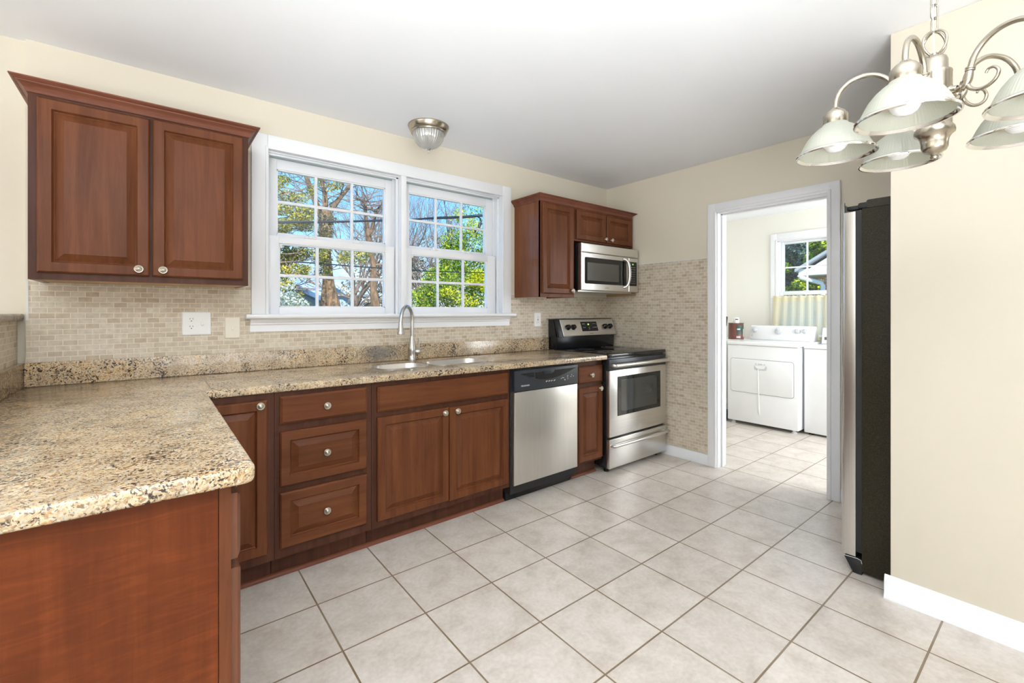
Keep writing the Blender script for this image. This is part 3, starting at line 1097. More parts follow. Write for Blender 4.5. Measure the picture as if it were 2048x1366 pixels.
# over the microwave
um = thing('wall_cabinet', 'short two-door wall cabinet directly above the microwave', 'cabinet', (3.09, Y, 1.82))
MB().box(2.7, 2.716, YF, Y - 0.004, 1.818, 2.13).box(3.466, 3.482, YF, Y - 0.004, 1.818, 2.13).box(2.716, 3.466, YF + 0.001, Y - 0.004, 1.818, 1.836).box(2.716, 3.466, YF + 0.001, Y - 0.004, 2.08, 2.13).build('cabinet_box', 'side', um)
MB().box(2.7, 2.735, YF - 0.001, YF + 0.018, 1.818, 2.095).box(3.44, 3.482, YF - 0.001, YF + 0.018, 1.818, 2.095).box(2.735, 3.44, YF - 0.001, YF + 0.018, 1.818, 1.85).box(2.735, 3.44, YF - 0.001, YF + 0.018, 2.055, 2.095).box(3.075, 3.110, YF - 0.0005, YF + 0.0175, 1.85, 2.055).build('face_frame', 'wood', um)
d = door_front('door', 2.720, 3.086, 1.832, 2.074, YF - 0.001, um)
knob(3.071, YF - 0.019, 1.862, d)
d = door_front('door', 3.098, 3.450, 1.832, 2.070, YF - 0.001, um)
knob(3.154, YF - 0.019, 1.861, d)
crown(2.7, 3.449, 2.090, 2.137, YF - 0.001, 0.046, um, False, True)

# over the refrigerator
uf = thing('wall_cabinet', 'brown wall cabinet above the refrigerator, only its edge showing past the wall', 'cabinet', (3.04, 0.2, 1.79))
MB().box(2.591, 3.490, 0.17, 0.487, 1.79, 2.20, 0.002).build('cabinet_box', 'side', uf)
d = MB().front((3.035, 0.487, 1.80), (-1, 0, 0), (0, 0, 1), 0.443, 0.38, DOOR).build('door', 'wood', uf, 25)
knob(2.63 + 0.36, 0.506, 1.84, d, (0, 1, 0))
d = MB().front((3.485, 0.487, 1.80), (-1, 0, 0), (0, 0, 1), 0.443, 0.38, DOOR).build('door', 'wood', uf, 25)
knob(3.085, 0.506, 1.84, d, (0, 1, 0))

# base run
YB = 2.265
ZT = 0.870


def base_box(root, x0, x1, open_=False):
    mb = MB()
    mb.box(x0 + 0.0008, x1 - 0.0008, 2.336, Y - 0.02, 0, 0.112)
    mb.box(x0 + 0.0008, x0 + 0.018, YB + 0.018, Y - 0.02, 0.112, ZT).box(x1 - 0.018, x1 - 0.0008, YB + 0.018, Y - 0.02, 0.112, ZT)
    mb.box(x0 + 0.018, x1 - 0.018, YB + 0.018, Y - 0.02, 0.112, 0.130).box(x0 + 0.018, x1 - 0.018, Y - 0.035, Y - 0.02, 0.130, ZT)
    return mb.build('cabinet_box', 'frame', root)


def face_frame(root, x0, x1, stiles, rails):
    mb = MB()
    for a, b2 in stiles:
        mb.box(a, b2, YB, YB + 0.018, 0.112, ZT)
    for a, b2, z0, z1 in rails:
        mb.box(a, b2, YB + 0.0002, YB + 0.018, z0, z1)
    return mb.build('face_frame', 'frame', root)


bc = thing('base_cabinet', 'narrow corner base cabinet with one door tucked behind the peninsula', 'cabinet', (0.28, 2.5, 0))
base_box(bc, 0.136, 0.4335)
face_frame(bc, 0.136, 0.4335, ((0.1365, 0.16), (0.395, 0.4335)), ((0.16, 0.395, 0.112, 0.165), (0.16, 0.395, 0.835, ZT)))
d = door_front('door', 0.148, 0.404, 0.152, 0.842, YB, bc)
knob(0.374, YB - 0.019, 0.822, d)

bd = thing('base_cabinet', 'base cabinet with a stack of three drawers left of the sink doors', 'cabinet', (0.66, 2.5, 0))
base_box(bd, 0.4345, 0.8845)
face_frame(bd, 0.4345, 0.8845, ((0.435, 0.47), (0.845, 0.884)), ((0.47, 0.845, 0.112, 0.17), (0.47, 0.845, 0.40, 0.45), (0.47, 0.845, 0.68, 0.735), (0.47, 0.845, 0.84, ZT)))
for z0, z1, lp in ((0.724, 0.851, SLAB), (0.440, 0.689, DOOR), (0.158, 0.411, DOOR)):
    d = door_front('drawer', 0.4555, 0.857, z0, z1, YB, bd, lp, 'wood_h')
    knob(0.657, YB - 0.019 + (0.0025 if lp is DOOR else 0), (z0 + z1) / 2, d)

bs = thing('base_cabinet', 'two-door sink base cabinet with a false drawer front below the faucet', 'cabinet', (1.34, 2.5, 0))
base_box(bs, 0.8855, 1.7945)
face_frame(bs, 0.8855, 1.7945, ((0.886, 0.925), (1.76, 1.794), (1.33, 1.345)), ((0.925, 1.76, 0.112, 0.165), (0.925, 1.76, 0.67, 0.735), (0.925, 1.76, 0.83, ZT)))
door_front('drawer_front', 0.913, 1.774, 0.714, 0.846, YB, bs, SLAB, 'wood_h')
d = door_front('door', 0.913, 1.338, 0.148, 0.687, YB, bs)
knob(1.304, YB - 0.019, 0.660, d)
d = door_front('door', 1.343, 1.773, 0.142, 0.683, YB, bs)
knob(1.388, YB - 0.019, 0.660, d)

bn = thing('base_cabinet', 'slim base cabinet with one drawer and one door between dishwasher and range', 'cabinet', (2.55, 2.5, 0))
base_box(bn, 2.4055, 2.694)
face_frame(bn, 2.4055, 2.694, ((2.406, 2.436), (2.672, 2.694)), ((2.436, 2.672, 0.112, 0.15), (2.436, 2.672, 0.66, 0.72), (2.436, 2.672, 0.82, ZT)))
d = door_front('drawer', 2.428, 2.690, 0.705, 0.833, YB, bn, SLAB, 'wood_h')
knob(2.556, YB - 0.019, 0.766, d)
d = door_front('door', 2.426, 2.690, 0.130, 0.676, YB, bn)
knob(2.655, YB - 0.019, 0.656, d)

sm = MB()
QR = [(2.336, 0.0), (2.318, 0.0), (2.3185, 0.007), (2.3215, 0.0125), (2.327, 0.0165), (2.336, 0.0175)]
sm.prism(QR, 'x', 0.136, 1.794)
sm.prism(QR, 'x', 2.42, 2.694)
tr1 = struct('trim_1', sm, 'shoe')

# peninsula
pe = thing('base_cabinet', 'peninsula base cabinet in the foreground with a plain curly-grained end panel', 'cabinet', (-0.16, 1.6, 0))
MB().box(-0.455, 0.110, 1.131, 1.143, 0.0, ZT).build('end_panel', 'panel', pe)
pb = MB()
pb.box(-0.455, 0.1115, 1.143, 2.264, 0.10, ZT).box(-0.455, 0.06, 1.143, 2.264, 0.0, 0.10)
pb.box(0.1115, 0.1335, 1.1315, 1.16, 0.0, ZT)
pb.box(0.1125, 0.1335, 1.16, 2.20, 0.10, 0.15).box(0.1125, 0.1335, 1.16, 2.20, 0.845, ZT).box(0.1125, 0.1335, 1.16, 2.20, 0.67, 0.71)
for yy in (1.66, 2.17):
    pb.box(0.1125, 0.1335, yy, yy + 0.04, 0.10, ZT)
pb.build('cabinet_box', 'wood', pe)
for (y0_, y1_) in ((1.137, 1.662), (1.685, 2.175)):
    for z0, z1, lp, nm in ((0.704, 0.846, SLAB, 'drawer'), (0.130, 0.684, DOOR, 'door')):
        d = MB().front((0.1335, y0_, z0), (0, 1, 0), (0, 0, 1), y1_ - y0_, z1 - z0, lp).build(nm, 'wood_gloss', pe, 25)
        if nm == 'drawer':
            knob(0.1525, (y0_ + y1_) / 2, (z0 + z1) / 2, d, (1, 0, 0))
        else:
            knob(0.1525, y1_ - 0.04, z1 - 0.05, d, (1, 0, 0))

# ---------------------------------------------------------------- granite worktop, ledge, sink, faucet
top = thing('countertop', 'speckled tan granite L-shaped countertop with backsplash strip', 'countertop', (0.5, 2.0, 0.872))
ct = MB()
b_ = ct.bm
BOWLS = ((1.020, 1.330, 2.432, 2.655), (1.358, 1.780, 2.432, 2.672))


def rrect(x0, x1, y0, y1, r, n=5):
    pts = []
    for (cx, cy, a0) in ((x1 - r, y1 - r, 0), (x0 + r, y1 - r, 90), (x0 + r, y0 + r, 180), (x1 - r, y0 + r, 270)):
        for k in range(n + 1):
            t = math.radians(a0 + 90 * k / n)
            pts.append((cx + r * math.cos(t), cy + r * math.sin(t)))
    return pts


outer = [(-0.455, Y - 0.004), (-0.455, 1.098)]
outer += [(0.152, 1.098)] + [(0.152 + 0.025 * math.sin(t), 1.123 - 0.025 * math.cos(t)) for t in (0.4, 0.8, 1.2)] + [(0.177, 1.123)]
outer += [(0.177, 2.235), (0.181, 2.246), (0.191, 2.251), (2.692, 2.208), (2.692, Y - 0.004)]
edges = []
for loop in [outer] + [rrect(*bw, 0.085, 8) for bw in BOWLS]:
    vs = [b_.verts.new((p[0], p[1], 0.908)) for p in loop]
    for i in range(len(vs)):
        edges.append(b_.edges.new((vs[i], vs[(i + 1) % len(vs)])))
bmesh.ops.triangle_fill(b_, use_beauty=True, use_dissolve=False, edges=edges, normal=(0, 0, 1))
faces = list(b_.faces)
rim_edges = [ed for ed in b_.edges if len(ed.link_faces) == 1]
ex = bmesh.ops.extrude_face_region(b_, geom=faces)
for v in [g for g in ex['geom'] if isinstance(g, bmesh.types.BMVert)]:
    v.co.z = 0.872
bmesh.ops.recalc_face_normals(b_, faces=list(b_.faces))
bev = []
for ed in b_.edges:
    if len(ed.link_faces) == 2 and abs(ed.verts[0].co.z - ed.verts[1].co.z) < 1e-5:
        if ed.link_faces[0].normal.angle(ed.link_faces[1].normal) > 1.2:
            bev.append(ed)
bmesh.ops.bevel(b_, geom=bev, offset=0.008, segments=3, profile=0.5, affect='EDGES')
ct.build('worktop', 'granite', top, 35)
MB().box(-0.432, 2.692, Y - 0.030, Y - 0.0065, 0.9085, 1.013, 0.003).build('backsplash_strip', 'granite', top)
MB().box(-0.4555, -0.432, 1.10, Y - 0.0065, 0.9085, 1.013, 0.003).build('backsplash_strip', 'granite', top)
MB().box(0.198, 0.2005, 2.252, Y - 0.031, 0.9075, 0.9084).build('seam', 'darkmark', top)

tag(MB().box(-0.66, -0.440, 1.00, 2.905, 1.1975, 1.229, 0.006).build('ledge', 'granite', loc=(-0.55, 2.0, 1.1975)), 'narrow granite ledge capping the tiled half wall at the far left', 'ledge')

snk = thing('kitchen_sink', 'double-bowl stainless steel sink set below the window in the granite counter', 'sink', (1.415, 2.55, 0.70))
for bw in BOWLS:
    mb = MB()
    b_ = mb.bm
    rows = []
    for (ins, z, r) in ((-0.006, 0.9082, 0.088), (-0.006, 0.9094, 0.088), (0.001, 0.9094, 0.085), (0.003, 0.905, 0.085), (0.006, 0.73, 0.08), (0.014, 0.705, 0.075), (0.035, 0.70, 0.05)):
        rows.append([b_.verts.new((p[0], p[1], z)) for p in rrect(bw[0] + ins, bw[1] - ins, bw[2] + ins, bw[3] - ins, r, 8)])
    for A, B in zip(rows[:-1], rows[1:]):
        for k in range(len(A)):
            j = (k + 1) % len(A)
            b_.faces.new((A[j], A[k], B[k], B[j]))
    b_.faces.new(rows[-1])
    bs_ = mb.build('basin', 'steel', snk, 40)
    MB().lathe([(0.045, 0.0), (0.045, 0.003), (0.036, 0.004), (0.03, 0.001), (0, 0.0)], ((bw[0] + bw[1]) / 2, 2.56, 0.7003)).build('drain', 'chrome', bs_)

fa = thing('faucet', 'tall gooseneck brushed nickel faucet with pull-down spray head behind the sink', 'faucet', (1.368, 2.783, 0.9085))
fx, fy = 1.368, 2.783
MB().lathe([(0, 0.0), (0.029, 0.0), (0.029, 0.004), (0.0255, 0.008), (0.0245, 0.05), (0.026, 0.058), (0.0265, 0.078), (0.024, 0.092), (0.0175, 0.125), (0.0128, 0.160), (0.0122, 0.165), (0, 0.165)], (fx, fy, 0.9086), seg=32).build('faucet_body', 'faucet', fa, 40)
ux, uy = -0.80, -0.60
arch = []
for (s, z) in ((0, 1.06), (0, 1.13), (0.0, 1.19), (0.012, 1.232), (0.044, 1.262), (0.084, 1.270), (0.122, 1.252), (0.146, 1.215), (0.156, 1.172)):
    arch.append((fx + ux * s, fy + uy * s, z))
MB().tube(arch, 0.0118, 16, smooth=5).build('spout', 'faucet', fa, 60)
ex_, ey_ = fx + ux * 0.156, fy + uy * 0.156
MB().lathe([(0, 0), (0.0125, 0), (0.013, -0.004), (0.0150, -0.03), (0.0185, -0.060), (0.0225, -0.076), (0.0225, -0.081), (0.018, -0.083), (0, -0.083)], (ex_, ey_, 1.174), seg=28).build('spray_head', 'faucet', fa, 40)
hd = MB().lathe([(0, 0), (0.017, 0.002), (0.0205, 0.012), (0.021, 0.026), (0.018, 0.035), (0.009, 0.041), (0, 0.042)], (fx + 0.016, fy - 0.006, 0.968), (0.85, -0.35, 0.02), 24)
hd.tube([(fx + 0.040, fy - 0.017, 0.975), (fx + 0.043, fy - 0.018, 1.02), (fx + 0.040, fy - 0.016, 1.058)], [0.0048, 0.0042, 0.0052], 10, smooth=4)
hd.build('lever_handle', 'faucet', fa, 40)

# ---------------------------------------------------------------- dishwasher
dw = thing('dishwasher', 'stainless steel dishwasher with dark slate control band under the counter', 'dishwasher', (2.1, 2.5, 0))
MB().box(1.797, 2.403, 2.262, Y - 0.03, 0.06, 0.866).build('tub', 'blackmatte', dw)
MB().front((1.809, 2.262, 0.118), (1, 0, 0), (0, 0, 1), 0.588, 0.601, [(0, 0), (0, 0.022), (0.003, 0.0265), (0.006, 0.0275)]).build('door_panel', 'steel_v', dw, 25)
cp = MB().front((1.807, 2.262, 0.721), (1, 0, 0), (0, 0, 1), 0.591, 0.137, [(0, 0), (0, 0.026), (0.003, 0.031), (0.006, 0.032)])
cpo = cp.build('control_band', 'slate', dw, 25)
# pocket handle: a dark crescent with an overhanging lip
ps = [(1.985, 0.795), (2.03, 0.784), (2.10, 0.779), (2.18, 0.786), (2.27, 0.806), (2.375, 0.838), (2.24, 0.837), (2.12, 0.836), (1.985, 0.833)]
MB().prism([(a, z) for a, z in ps], 'y', 2.2292, 2.231).build('handle_pocket', 'black', cpo, 0)
MB().prism([(2.052, 0.838), (2.060, 0.822), (2.080, 0.816), (2.130, 0.816), (2.150, 0.823), (2.158, 0.838)], 'y', 2.2252, 2.232, 0.001).build('handle_lip', 'slate', cpo)
vm = MB()
for k in range(4):
    z = 0.832 - 0.0075 * k
    vm.box(1.862 + 0.022 * k, 1.975, 2.2288, 2.2305, z - 0.0022, z + 0.0022)
vm.build('vent_slots', 'black', cpo, 0)
mk = MB()
for a in (2.083, 2.107, 2.130, 2.156):
    mk.box(a, a + 0.013, 2.2294, 2.2305, 0.7655, 0.7690).box(a - 0.002, a + 0.003, 2.2294, 2.2305, 0.7610, 0.7655)
for a, z in ((2.222, 0.772), (2.235, 0.776), (2.246, 0.774), (2.258, 0.762), (2.258, 0.758), (2.285, 0.786), (2.285, 0.776), (2.286, 0.764), (2.318, 0.7765), (2.344, 0.778), (2.326, 0.788)):
    mk.box(a, a + 0.008, 2.2294, 2.2305, z - 0.0016, z + 0.0016)
mk.build('button_markings', 'mark', cpo, 0)
text('lettering', 'FRIGIDAIRE', 0.0135, (1.898, 2.2294, 0.755), (R90, 0, 0), 'mark', cpo, sx=1.05)
MB().box(1.799, 2.401, 2.258, 2.30, 0.858, 0.868).box(1.84, 1.86, 2.252, 2.262, 0.858, 0.869).box(2.30, 2.32, 2.252, 2.262, 0.858, 0.869).build('mounting_strip', 'blackmatte', dw)
MB().prism([(2.3165, 0.0), (2.3165, 0.104), (2.34, 0.118), (2.48, 0.118), (2.48, 0.0)], 'x', 1.800, 2.4045, 0.002).build('toe_panel', 'black', dw)

# ---------------------------------------------------------------- range
rg = thing('range', 'freestanding stainless and black electric range in the corner by the tiled wall', 'range', (3.08, 2.5, 0))
RX0, RX1, RY = 2.701, 3.461, 2.196
MB().box(RX0 + 0.001, RX1 - 0.001, 2.225, Y - 0.03, 0.045, 0.885, 0.003).build('body', 'black', rg)
for a, b2 in ((RX0 + 0.04, 2.27), (RX1 - 0.07, 2.27), (RX0 + 0.04, 2.78), (RX1 - 0.07, 2.78)):
    MB().lathe([(0.02, 0), (0.02, 0.012), (0.012, 0.014), (0.012, 0.05)], (a + 0.015, b2, 0.0)).build('foot', 'blackmatte', rg)
MB().box(RX0 - 0.002, RX1 + 0.002, RY + 0.002, 2.80, 0.885, 0.914, 0.009, 3).build('cooktop', 'blackglass', rg)
for cx, cy, r in ((2.90, 2.36, 0.10), (3.27, 2.36, 0.085), (2.90, 2.62, 0.075), (3.27, 2.62, 0.10)):
    bn_ = MB()
    for q in (r, r * 0.62):
        bn_.lathe([(q, 0), (q + 0.002, 0), (q + 0.002, 0.0003), (q, 0.0003)], (cx, cy, 0.9141), seg=40, closed=True)
    bn_.build('burner_ring', 'darkmark', rg, 0)
od = MB().box(RX0 + 0.003, RX1 - 0.003, RY, 2.226, 0.279, 0.786, 0.004)
odo = od.build('oven_door', 'steel', rg)
MB().box(RX0 + 0.003, RX1 - 0.003, RY + 0.001, 2.226, 0.7865, 0.872, 0.004).build('door_top_band', 'slate', rg)
MB().front((2.800, RY - 0.0003, 0.432), (1, 0, 0), (0, 0, 1), 0.573, 0.304, [(0, 0), (0, 0.0015), (0.004, 0.0028)]).build('window_frame', 'blackglass', odo, 0)
MB().front((2.840, RY - 0.0028, 0.463), (1, 0, 0), (0, 0, 1), 0.478, 0.243, [(0, 0), (0, 0.0006), (0.002, 0.001)]).build('oven_window', 'ovenglass', odo, 0)


def bar_handle(name, x0, x1, y, z, out, r, parent, mat='steel', sag=0.0):
    pts = [(x0, y, z), (x0 + 0.004, y - out * 0.75, z), (x0 + 0.03, y - out, z - sag * 0.4), ((x0 + x1) / 2, y - out * 1.12, z - sag), (x1 - 0.03, y - out, z - sag * 0.4), (x1 - 0.004, y - out * 0.75, z), (x1, y, z)]
    return MB().tube(pts, r, 14, smooth=6).build(name, mat, parent, 60)


bar_handle('door_handle', 2.725, 3.440, RY + 0.002, 0.828, 0.042, 0.0155, odo)
sd = MB().box(RX0 + 0.003, RX1 - 0.003, RY, 2.226, 0.040, 0.262, 0.004).build('storage_drawer', 'steel', rg)
bar_handle('drawer_handle', 2.730, 3.435, RY + 0.002, 0.216, 0.030, 0.0135, sd)
# backguard
bgd = MB()
bgd.prism([(2.752, 1.020), (2.760, 0.913), (Y - 0.012, 0.905), (Y - 0.012, 1.172), (2.800, 1.172), (2.792, 1.165)], 'x', RX0, RX1, 0.004)
bgd.prism([(2.732, 1.015), (2.770, 1.015), (2.812, 1.174), (2.786, 1.174)], 'x', RX0, RX1, 0.005)
bgo = bgd.build('backguard', 'black', rg)
# sloping control panel: points on the slope
PB, PT = Vector((0, 2.730, 1.022)), Vector((0, 2.7825, 1.166))
sv = (PT - PB)
SL = sv.length
sv = sv.normalized()
pan = MB().front((RX0 + 0.052, PB.y, PB.z), (1, 0, 0), sv, RX1 - RX0 - 0.058, SL, [(0, 0), (0, 0.003), (0.003, 0.005)])
pano = pan.build('control_panel', 'steel', rg, 25)
nrm = Vector((1, 0, 0)).cross(sv)


def onp(x, s, h=0.005):
    p = PB + sv * s + nrm * h
    return (x, p.y, p.z)


MB().front(onp(3.000, 0.038, 0.004), (1, 0, 0), sv, 0.215, 0.090, [(0, 0), (0, 0.002), (0.002, 0.003)]).build('display_panel', 'blackglass', pano, 0)
prx = math.atan2(sv.z, sv.y)
text('display_digits', '88', 0.021, onp(3.097, 0.101, 0.0074), (prx, 0, 0), 'led', pano)
km = MB()
for a, s in ((3.020, 0.107), (3.038, 0.107), (3.160, 0.107), (3.182, 0.107), (3.022, 0.073), (3.040, 0.073), (3.094, 0.073), (3.150, 0.073), (3.172, 0.073), (3.192, 0.073), (3.094, 0.058)):
    p = onp(a, s, 0.0072)
    km.box(p[0], p[0] + 0.010, p[1] - 0.0004, p[1] + 0.0004, p[2] - 0.002, p[2] + 0.002)
km.build('button_markings', 'mark', pano, 0)
for a in (2.825, 2.893, 3.318, 3.388):
    k_ = MB().lathe([(0.025, 0), (0.025, 0.006), (0.021, 0.010), (0.0195, 0.024), (0.017, 0.027), (0, 0.027)], onp(a, 0.078, 0.0052), nrm, 28)
    c_ = Vector(onp(a, 0.078, 0.030))
    k_.tube([c_ - sv * 0.019, c_ + sv * 0.019], [0.0055, 0.0045], 8)
    k_.build('control_knob', 'black', pano, 40)
text('lettering', 'FRIGIDAIRE', 0.010, onp(3.115, 0.016, 0.0053), (prx, 0, 0), 'darkmark', pano)

# ---------------------------------------------------------------- microwave
mw = thing('microwave', 'over-the-range stainless microwave with black window and curved handle', 'microwave', (3.09, 2.7, 1.41))
MX0, MX1, MY = 2.717, 3.474, 2.490
MB().box(MX0, MX1, MY + 0.040, Y - 0.01, 1.412, 1.795, 0.003).build('body', 'black', mw)
MB().front((MX0, MY + 0.040, 1.722), (1, 0, 0), (0, 0, 1), MX1 - MX0, 0.075, [(0, 0), (0, 0.036), (0.006, 0.040)]).build('vent_panel', 'steel', mw, 25)
mdo = MB().front((MX0, MY + 0.040, 1.412), (1, 0, 0), (0, 0, 1), 0.620, 0.307, [(0, 0), (0, 0.036), (0.004, 0.040)]).build('door', 'steel', mw, 25)
mco = MB().front((MX0 + 0.621, MY + 0.040, 1.412), (1, 0, 0), (0, 0, 1), MX1 - MX0 - 0.621, 0.307, [(0, 0), (0, 0.035), (0.004, 0.039)]).build('control_side', 'steel', mw, 25)
MB().prism([(a, z) for a, z in rrect(2.754, 3.300, 1.466, 1.683, 0.012)], 'y', MY - 0.002, MY + 0.001).build('window_frame', 'blackglass', mdo, 0)
MB().prism([(a, z) for a, z in rrect(2.783, 3.190, 1.493, 1.641, 0.006)], 'y', MY - 0.003, MY - 0.001).build('window', 'micglass', mdo, 0)
MB().tube([(3.255, MY, 1.700), (3.275, MY - 0.020, 1.690), (3.290, MY - 0.034, 1.655), (3.294, MY - 0.042, 1.575), (3.290, MY - 0.034, 1.495), (3.275, MY - 0.020, 1.460), (3.255, MY, 1.448)], [0.010, 0.012, 0.0135, 0.0140, 0.0135, 0.012, 0.010], 14, smooth=6).build('door_handle', 'steel_v', mdo, 60)
MB().prism([(a, z) for a, z in rrect(3.348, 3.450, 1.466, 1.683, 0.010)], 'y', MY - 0.001, MY + 0.002).build('keypad', 'blackglass', mco, 0)
text('display_digits', '88', 0.017, (3.392, MY - 0.0014, 1.660), (R90, 0, 0), 'led', mco)
km = MB()
for iz in range(8):
    for ix in range(3):
        zz = 1.634 - iz * 0.0205
        km.box(3.372 + ix * 0.022, 3.378 + ix * 0.022 + (0.004 if iz < 3 else 0), MY - 0.0016, MY - 0.0008, zz - 0.002, zz + 0.002)
km.build('button_markings', 'mark', mco, 0)
text('lettering', 'FRIGIDAIRE', 0.0095, (3.035, MY - 0.0002, 1.437), (R90, 0, 0), 'darkmark', mdo)
MB().box(MX0 + 0.02, MX1 - 0.02, MY + 0.06, Y - 0.05, 1.402, 1.4125).build('underside_grille', 'steel', mw)

# ---------------------------------------------------------------- refrigerator
fr = thing('refrigerator', 'refrigerator with black textured side and stainless door in the alcove by the doorway', 'refrigerator', (3.02, 0.2, 0))
FX0, FX1 = 2.600, 3.470
MB().box(FX0, FX1, -0.13, 0.622, 0.015, 1.722, 0.004).build('body', 'fridge', fr)
MB().prism([(-0.13, 1.722), (0.600, 1.722), (0.604, 1.726), (0.604, 1.754), (0.598, 1.759), (-0.13, 1.759)], 'x', FX0, FX1).build('top_cap', 'fridge', fr)
MB().box(FX0 + 0.006, FX1 - 0.006, 0.622, 0.646, 0.10, 1.715).build('door_gasket', 'blackmatte', fr)


def fdoor(a0, a1):
    mb = MB()
    pts = [(0.646, a0), (0.688, a0), (0.697, a0 + 0.004), (0.704, a0 + 0.014), (0.710, a0 + 0.06), (0.712, (a0 + a1) / 2), (0.710, a1 - 0.06), (0.704, a1 - 0.014), (0.697, a1 - 0.004), (0.688, a1), (0.646, a1)]
    mb.prism([(q, p) for p, q in pts], 'z', 0.078, 1.712)
    # stainless skin standing above the door's top edge
    sk = [(0.690, a0 + 0.001), (0.697, a0 + 0.004), (0.704, a0 + 0.014), (0.710, a0 + 0.06), (0.712, (a0 + a1) / 2), (0.710, a1 - 0.06), (0.704, a1 - 0.014), (0.697, a1 - 0.004), (0.690, a1 - 0.001),
          (0.688, a1 - 0.006), (0.698, a1 - 0.018), (0.704, a1 - 0.06), (0.706, (a0 + a1) / 2), (0.704, a0 + 0.06), (0.698, a0 + 0.018), (0.688, a0 + 0.006)]
    mb.prism([(q, p) for p, q in sk], 'z', 1.712, 1.760)
    return mb.build('door', 'steel_v', fr, 40)


fd1 = fdoor(FX0 + 0.001, 2.985)
fd2 = fdoor(2.990, FX1 - 0.001)
for dd, xx in ((fd1, 2.945), (fd2, 3.03)):
    MB().tube([(xx, 0.708, 0.55), (xx, 0.75, 0.57), (xx, 0.757, 0.62), (xx, 0.757, 1.50), (xx, 0.75, 1.55), (xx, 0.708, 1.57)], 0.012, 12, smooth=4).build('door_handle', 'steel_v', dd, 60)
hg = MB()
hg.box(FX0 + 0.008, FX0 + 0.06, 0.590, 0.640, 1.7225, 1.752, 0.008).box(FX0 + 0.014, FX0 + 0.05, 0.635, 0.684, 1.7225, 1.742, 0.005)
hg.build('hinge_cover', 'blackmatte', fr)
MB().prism([(0.621, 0.0), (0.655, 0.0), (0.690, 0.066), (0.688, 0.072), (0.63, 0.072), (0.621, 0.064)], 'x', FX0 - 0.001, FX1, 0.002).build('kick_grille', 'blackmatte', fr)
MB().tube([(FX0 - 0.002, 0.691, 0.070), (FX0 - 0.002, 0.640, 0.0735), (FX0 - 0.002, 0.624, 0.070), (FX0 - 0.002, 0.6205, 0.055)], 0.0014, 6).build('grille_edge', 'greyplastic', fr)
for fx_ in (FX0 + 0.05, FX1 - 0.05):
    for fy2 in (0.55, -0.08):
        MB().lathe([(0, 0), (0.018, 0), (0.018, 0.016)], (fx_, fy2, 0.0)).build('foot', 'blackmatte', fr)

# ---------------------------------------------------------------- wall plates
YP = Y - 0.0062


def duplex(mb, slots, x, z):
    for dz in (0.0195, -0.0195):
        mb.prism([(a, c) for a, c in rrect(x - 0.0165, x + 0.0165, z + dz - 0.014, z + dz + 0.014, 0.008)], 'y', YP - 0.0085, YP - 0.005)
        for dx in (-0.0062, 0.0062):
            slots.box(x + dx - 0.001, x + dx + 0.001, YP - 0.0089, YP - 0.0084, z + dz + 0.001, z + dz + 0.0085)
        slots.lathe([(0.0026, 0), (0.0026, 0.0004), (0, 0.0004)], (x, YP - 0.0085, z + dz - 0.0065), (0, -1, 0), 12)


p1 = thing('wall_plate', 'white double wall plate with duplex outlet and toggle switch, below the left wall cabinet', 'outlet', (0.185, YP, 1.175))
MB().front((0.122, YP, 1.115), (1, 0, 0), (0, 0, 1), 0.125, 0.121, [(0, 0), (0, 0.003), (0.004, 0.006)]).build('plate', 'white', p1, 25)
r_, s_ = MB(), MB()
duplex(r_, s_, 0.162, 1.176)
ro = r_.build('receptacle', 'white', p1)
s_.build('slots', 'slot', ro, 0)
MB().box(0.204, 0.214, YP - 0.0075, YP - 0.005, 1.163, 1.188).prism([(YP - 0.006, 1.182), (YP - 0.017, 1.168), (YP - 0.016, 1.164), (YP - 0.006, 1.169)], 'x', 0.2055, 0.2125).build('toggle', 'white', p1)

p2 = thing('wall_plate', 'ivory single switch plate on the mosaic just left of the window stool', 'switch', (0.345, YP, 1.15))
MB().front((0.309, YP, 1.092), (1, 0, 0), (0, 0, 1), 0.072, 0.116, [(0, 0), (0, 0.003), (0.004, 0.006)]).build('plate', 'ivory', p2, 25)
MB().box(0.340, 0.350, YP - 0.0075, YP - 0.005, 1.138, 1.163).prism([(YP - 0.006, 1.155), (YP - 0.017, 1.141), (YP - 0.016, 1.137), (YP - 0.006, 1.142)], 'x', 0.3415, 0.3485).build('toggle', 'ivory', p2)

p3 = thing('wall_plate', 'white outlet plate on the mosaic between window and range', 'outlet', (2.576, YP, 1.167))
MB().front((2.538, YP, 1.106), (1, 0, 0), (0, 0, 1), 0.078, 0.122, [(0, 0), (0, 0.003), (0.004, 0.006)]).build('plate', 'white', p3, 25)
r_, s_ = MB(), MB()
r_.box(2.560, 2.594, YP - 0.009, YP - 0.005, 1.134, 1.200, 0.001)
for dz in (0.021, -0.021):
    for dx in (-0.0062, 0.0062):
        s_.box(2.577 + dx - 0.001, 2.577 + dx + 0.001, YP - 0.0094, YP - 0.0088, 1.167 + dz - 0.003, 1.167 + dz + 0.005)
s_.box(2.572, 2.582, YP - 0.0096, YP - 0.0088, 1.168, 1.173).box(2.572, 2.582, YP - 0.0096, YP - 0.0088, 1.161, 1.166)
ro = r_.build('receptacle', 'white', p3)
s_.build('slots', 'slot', ro, 0)

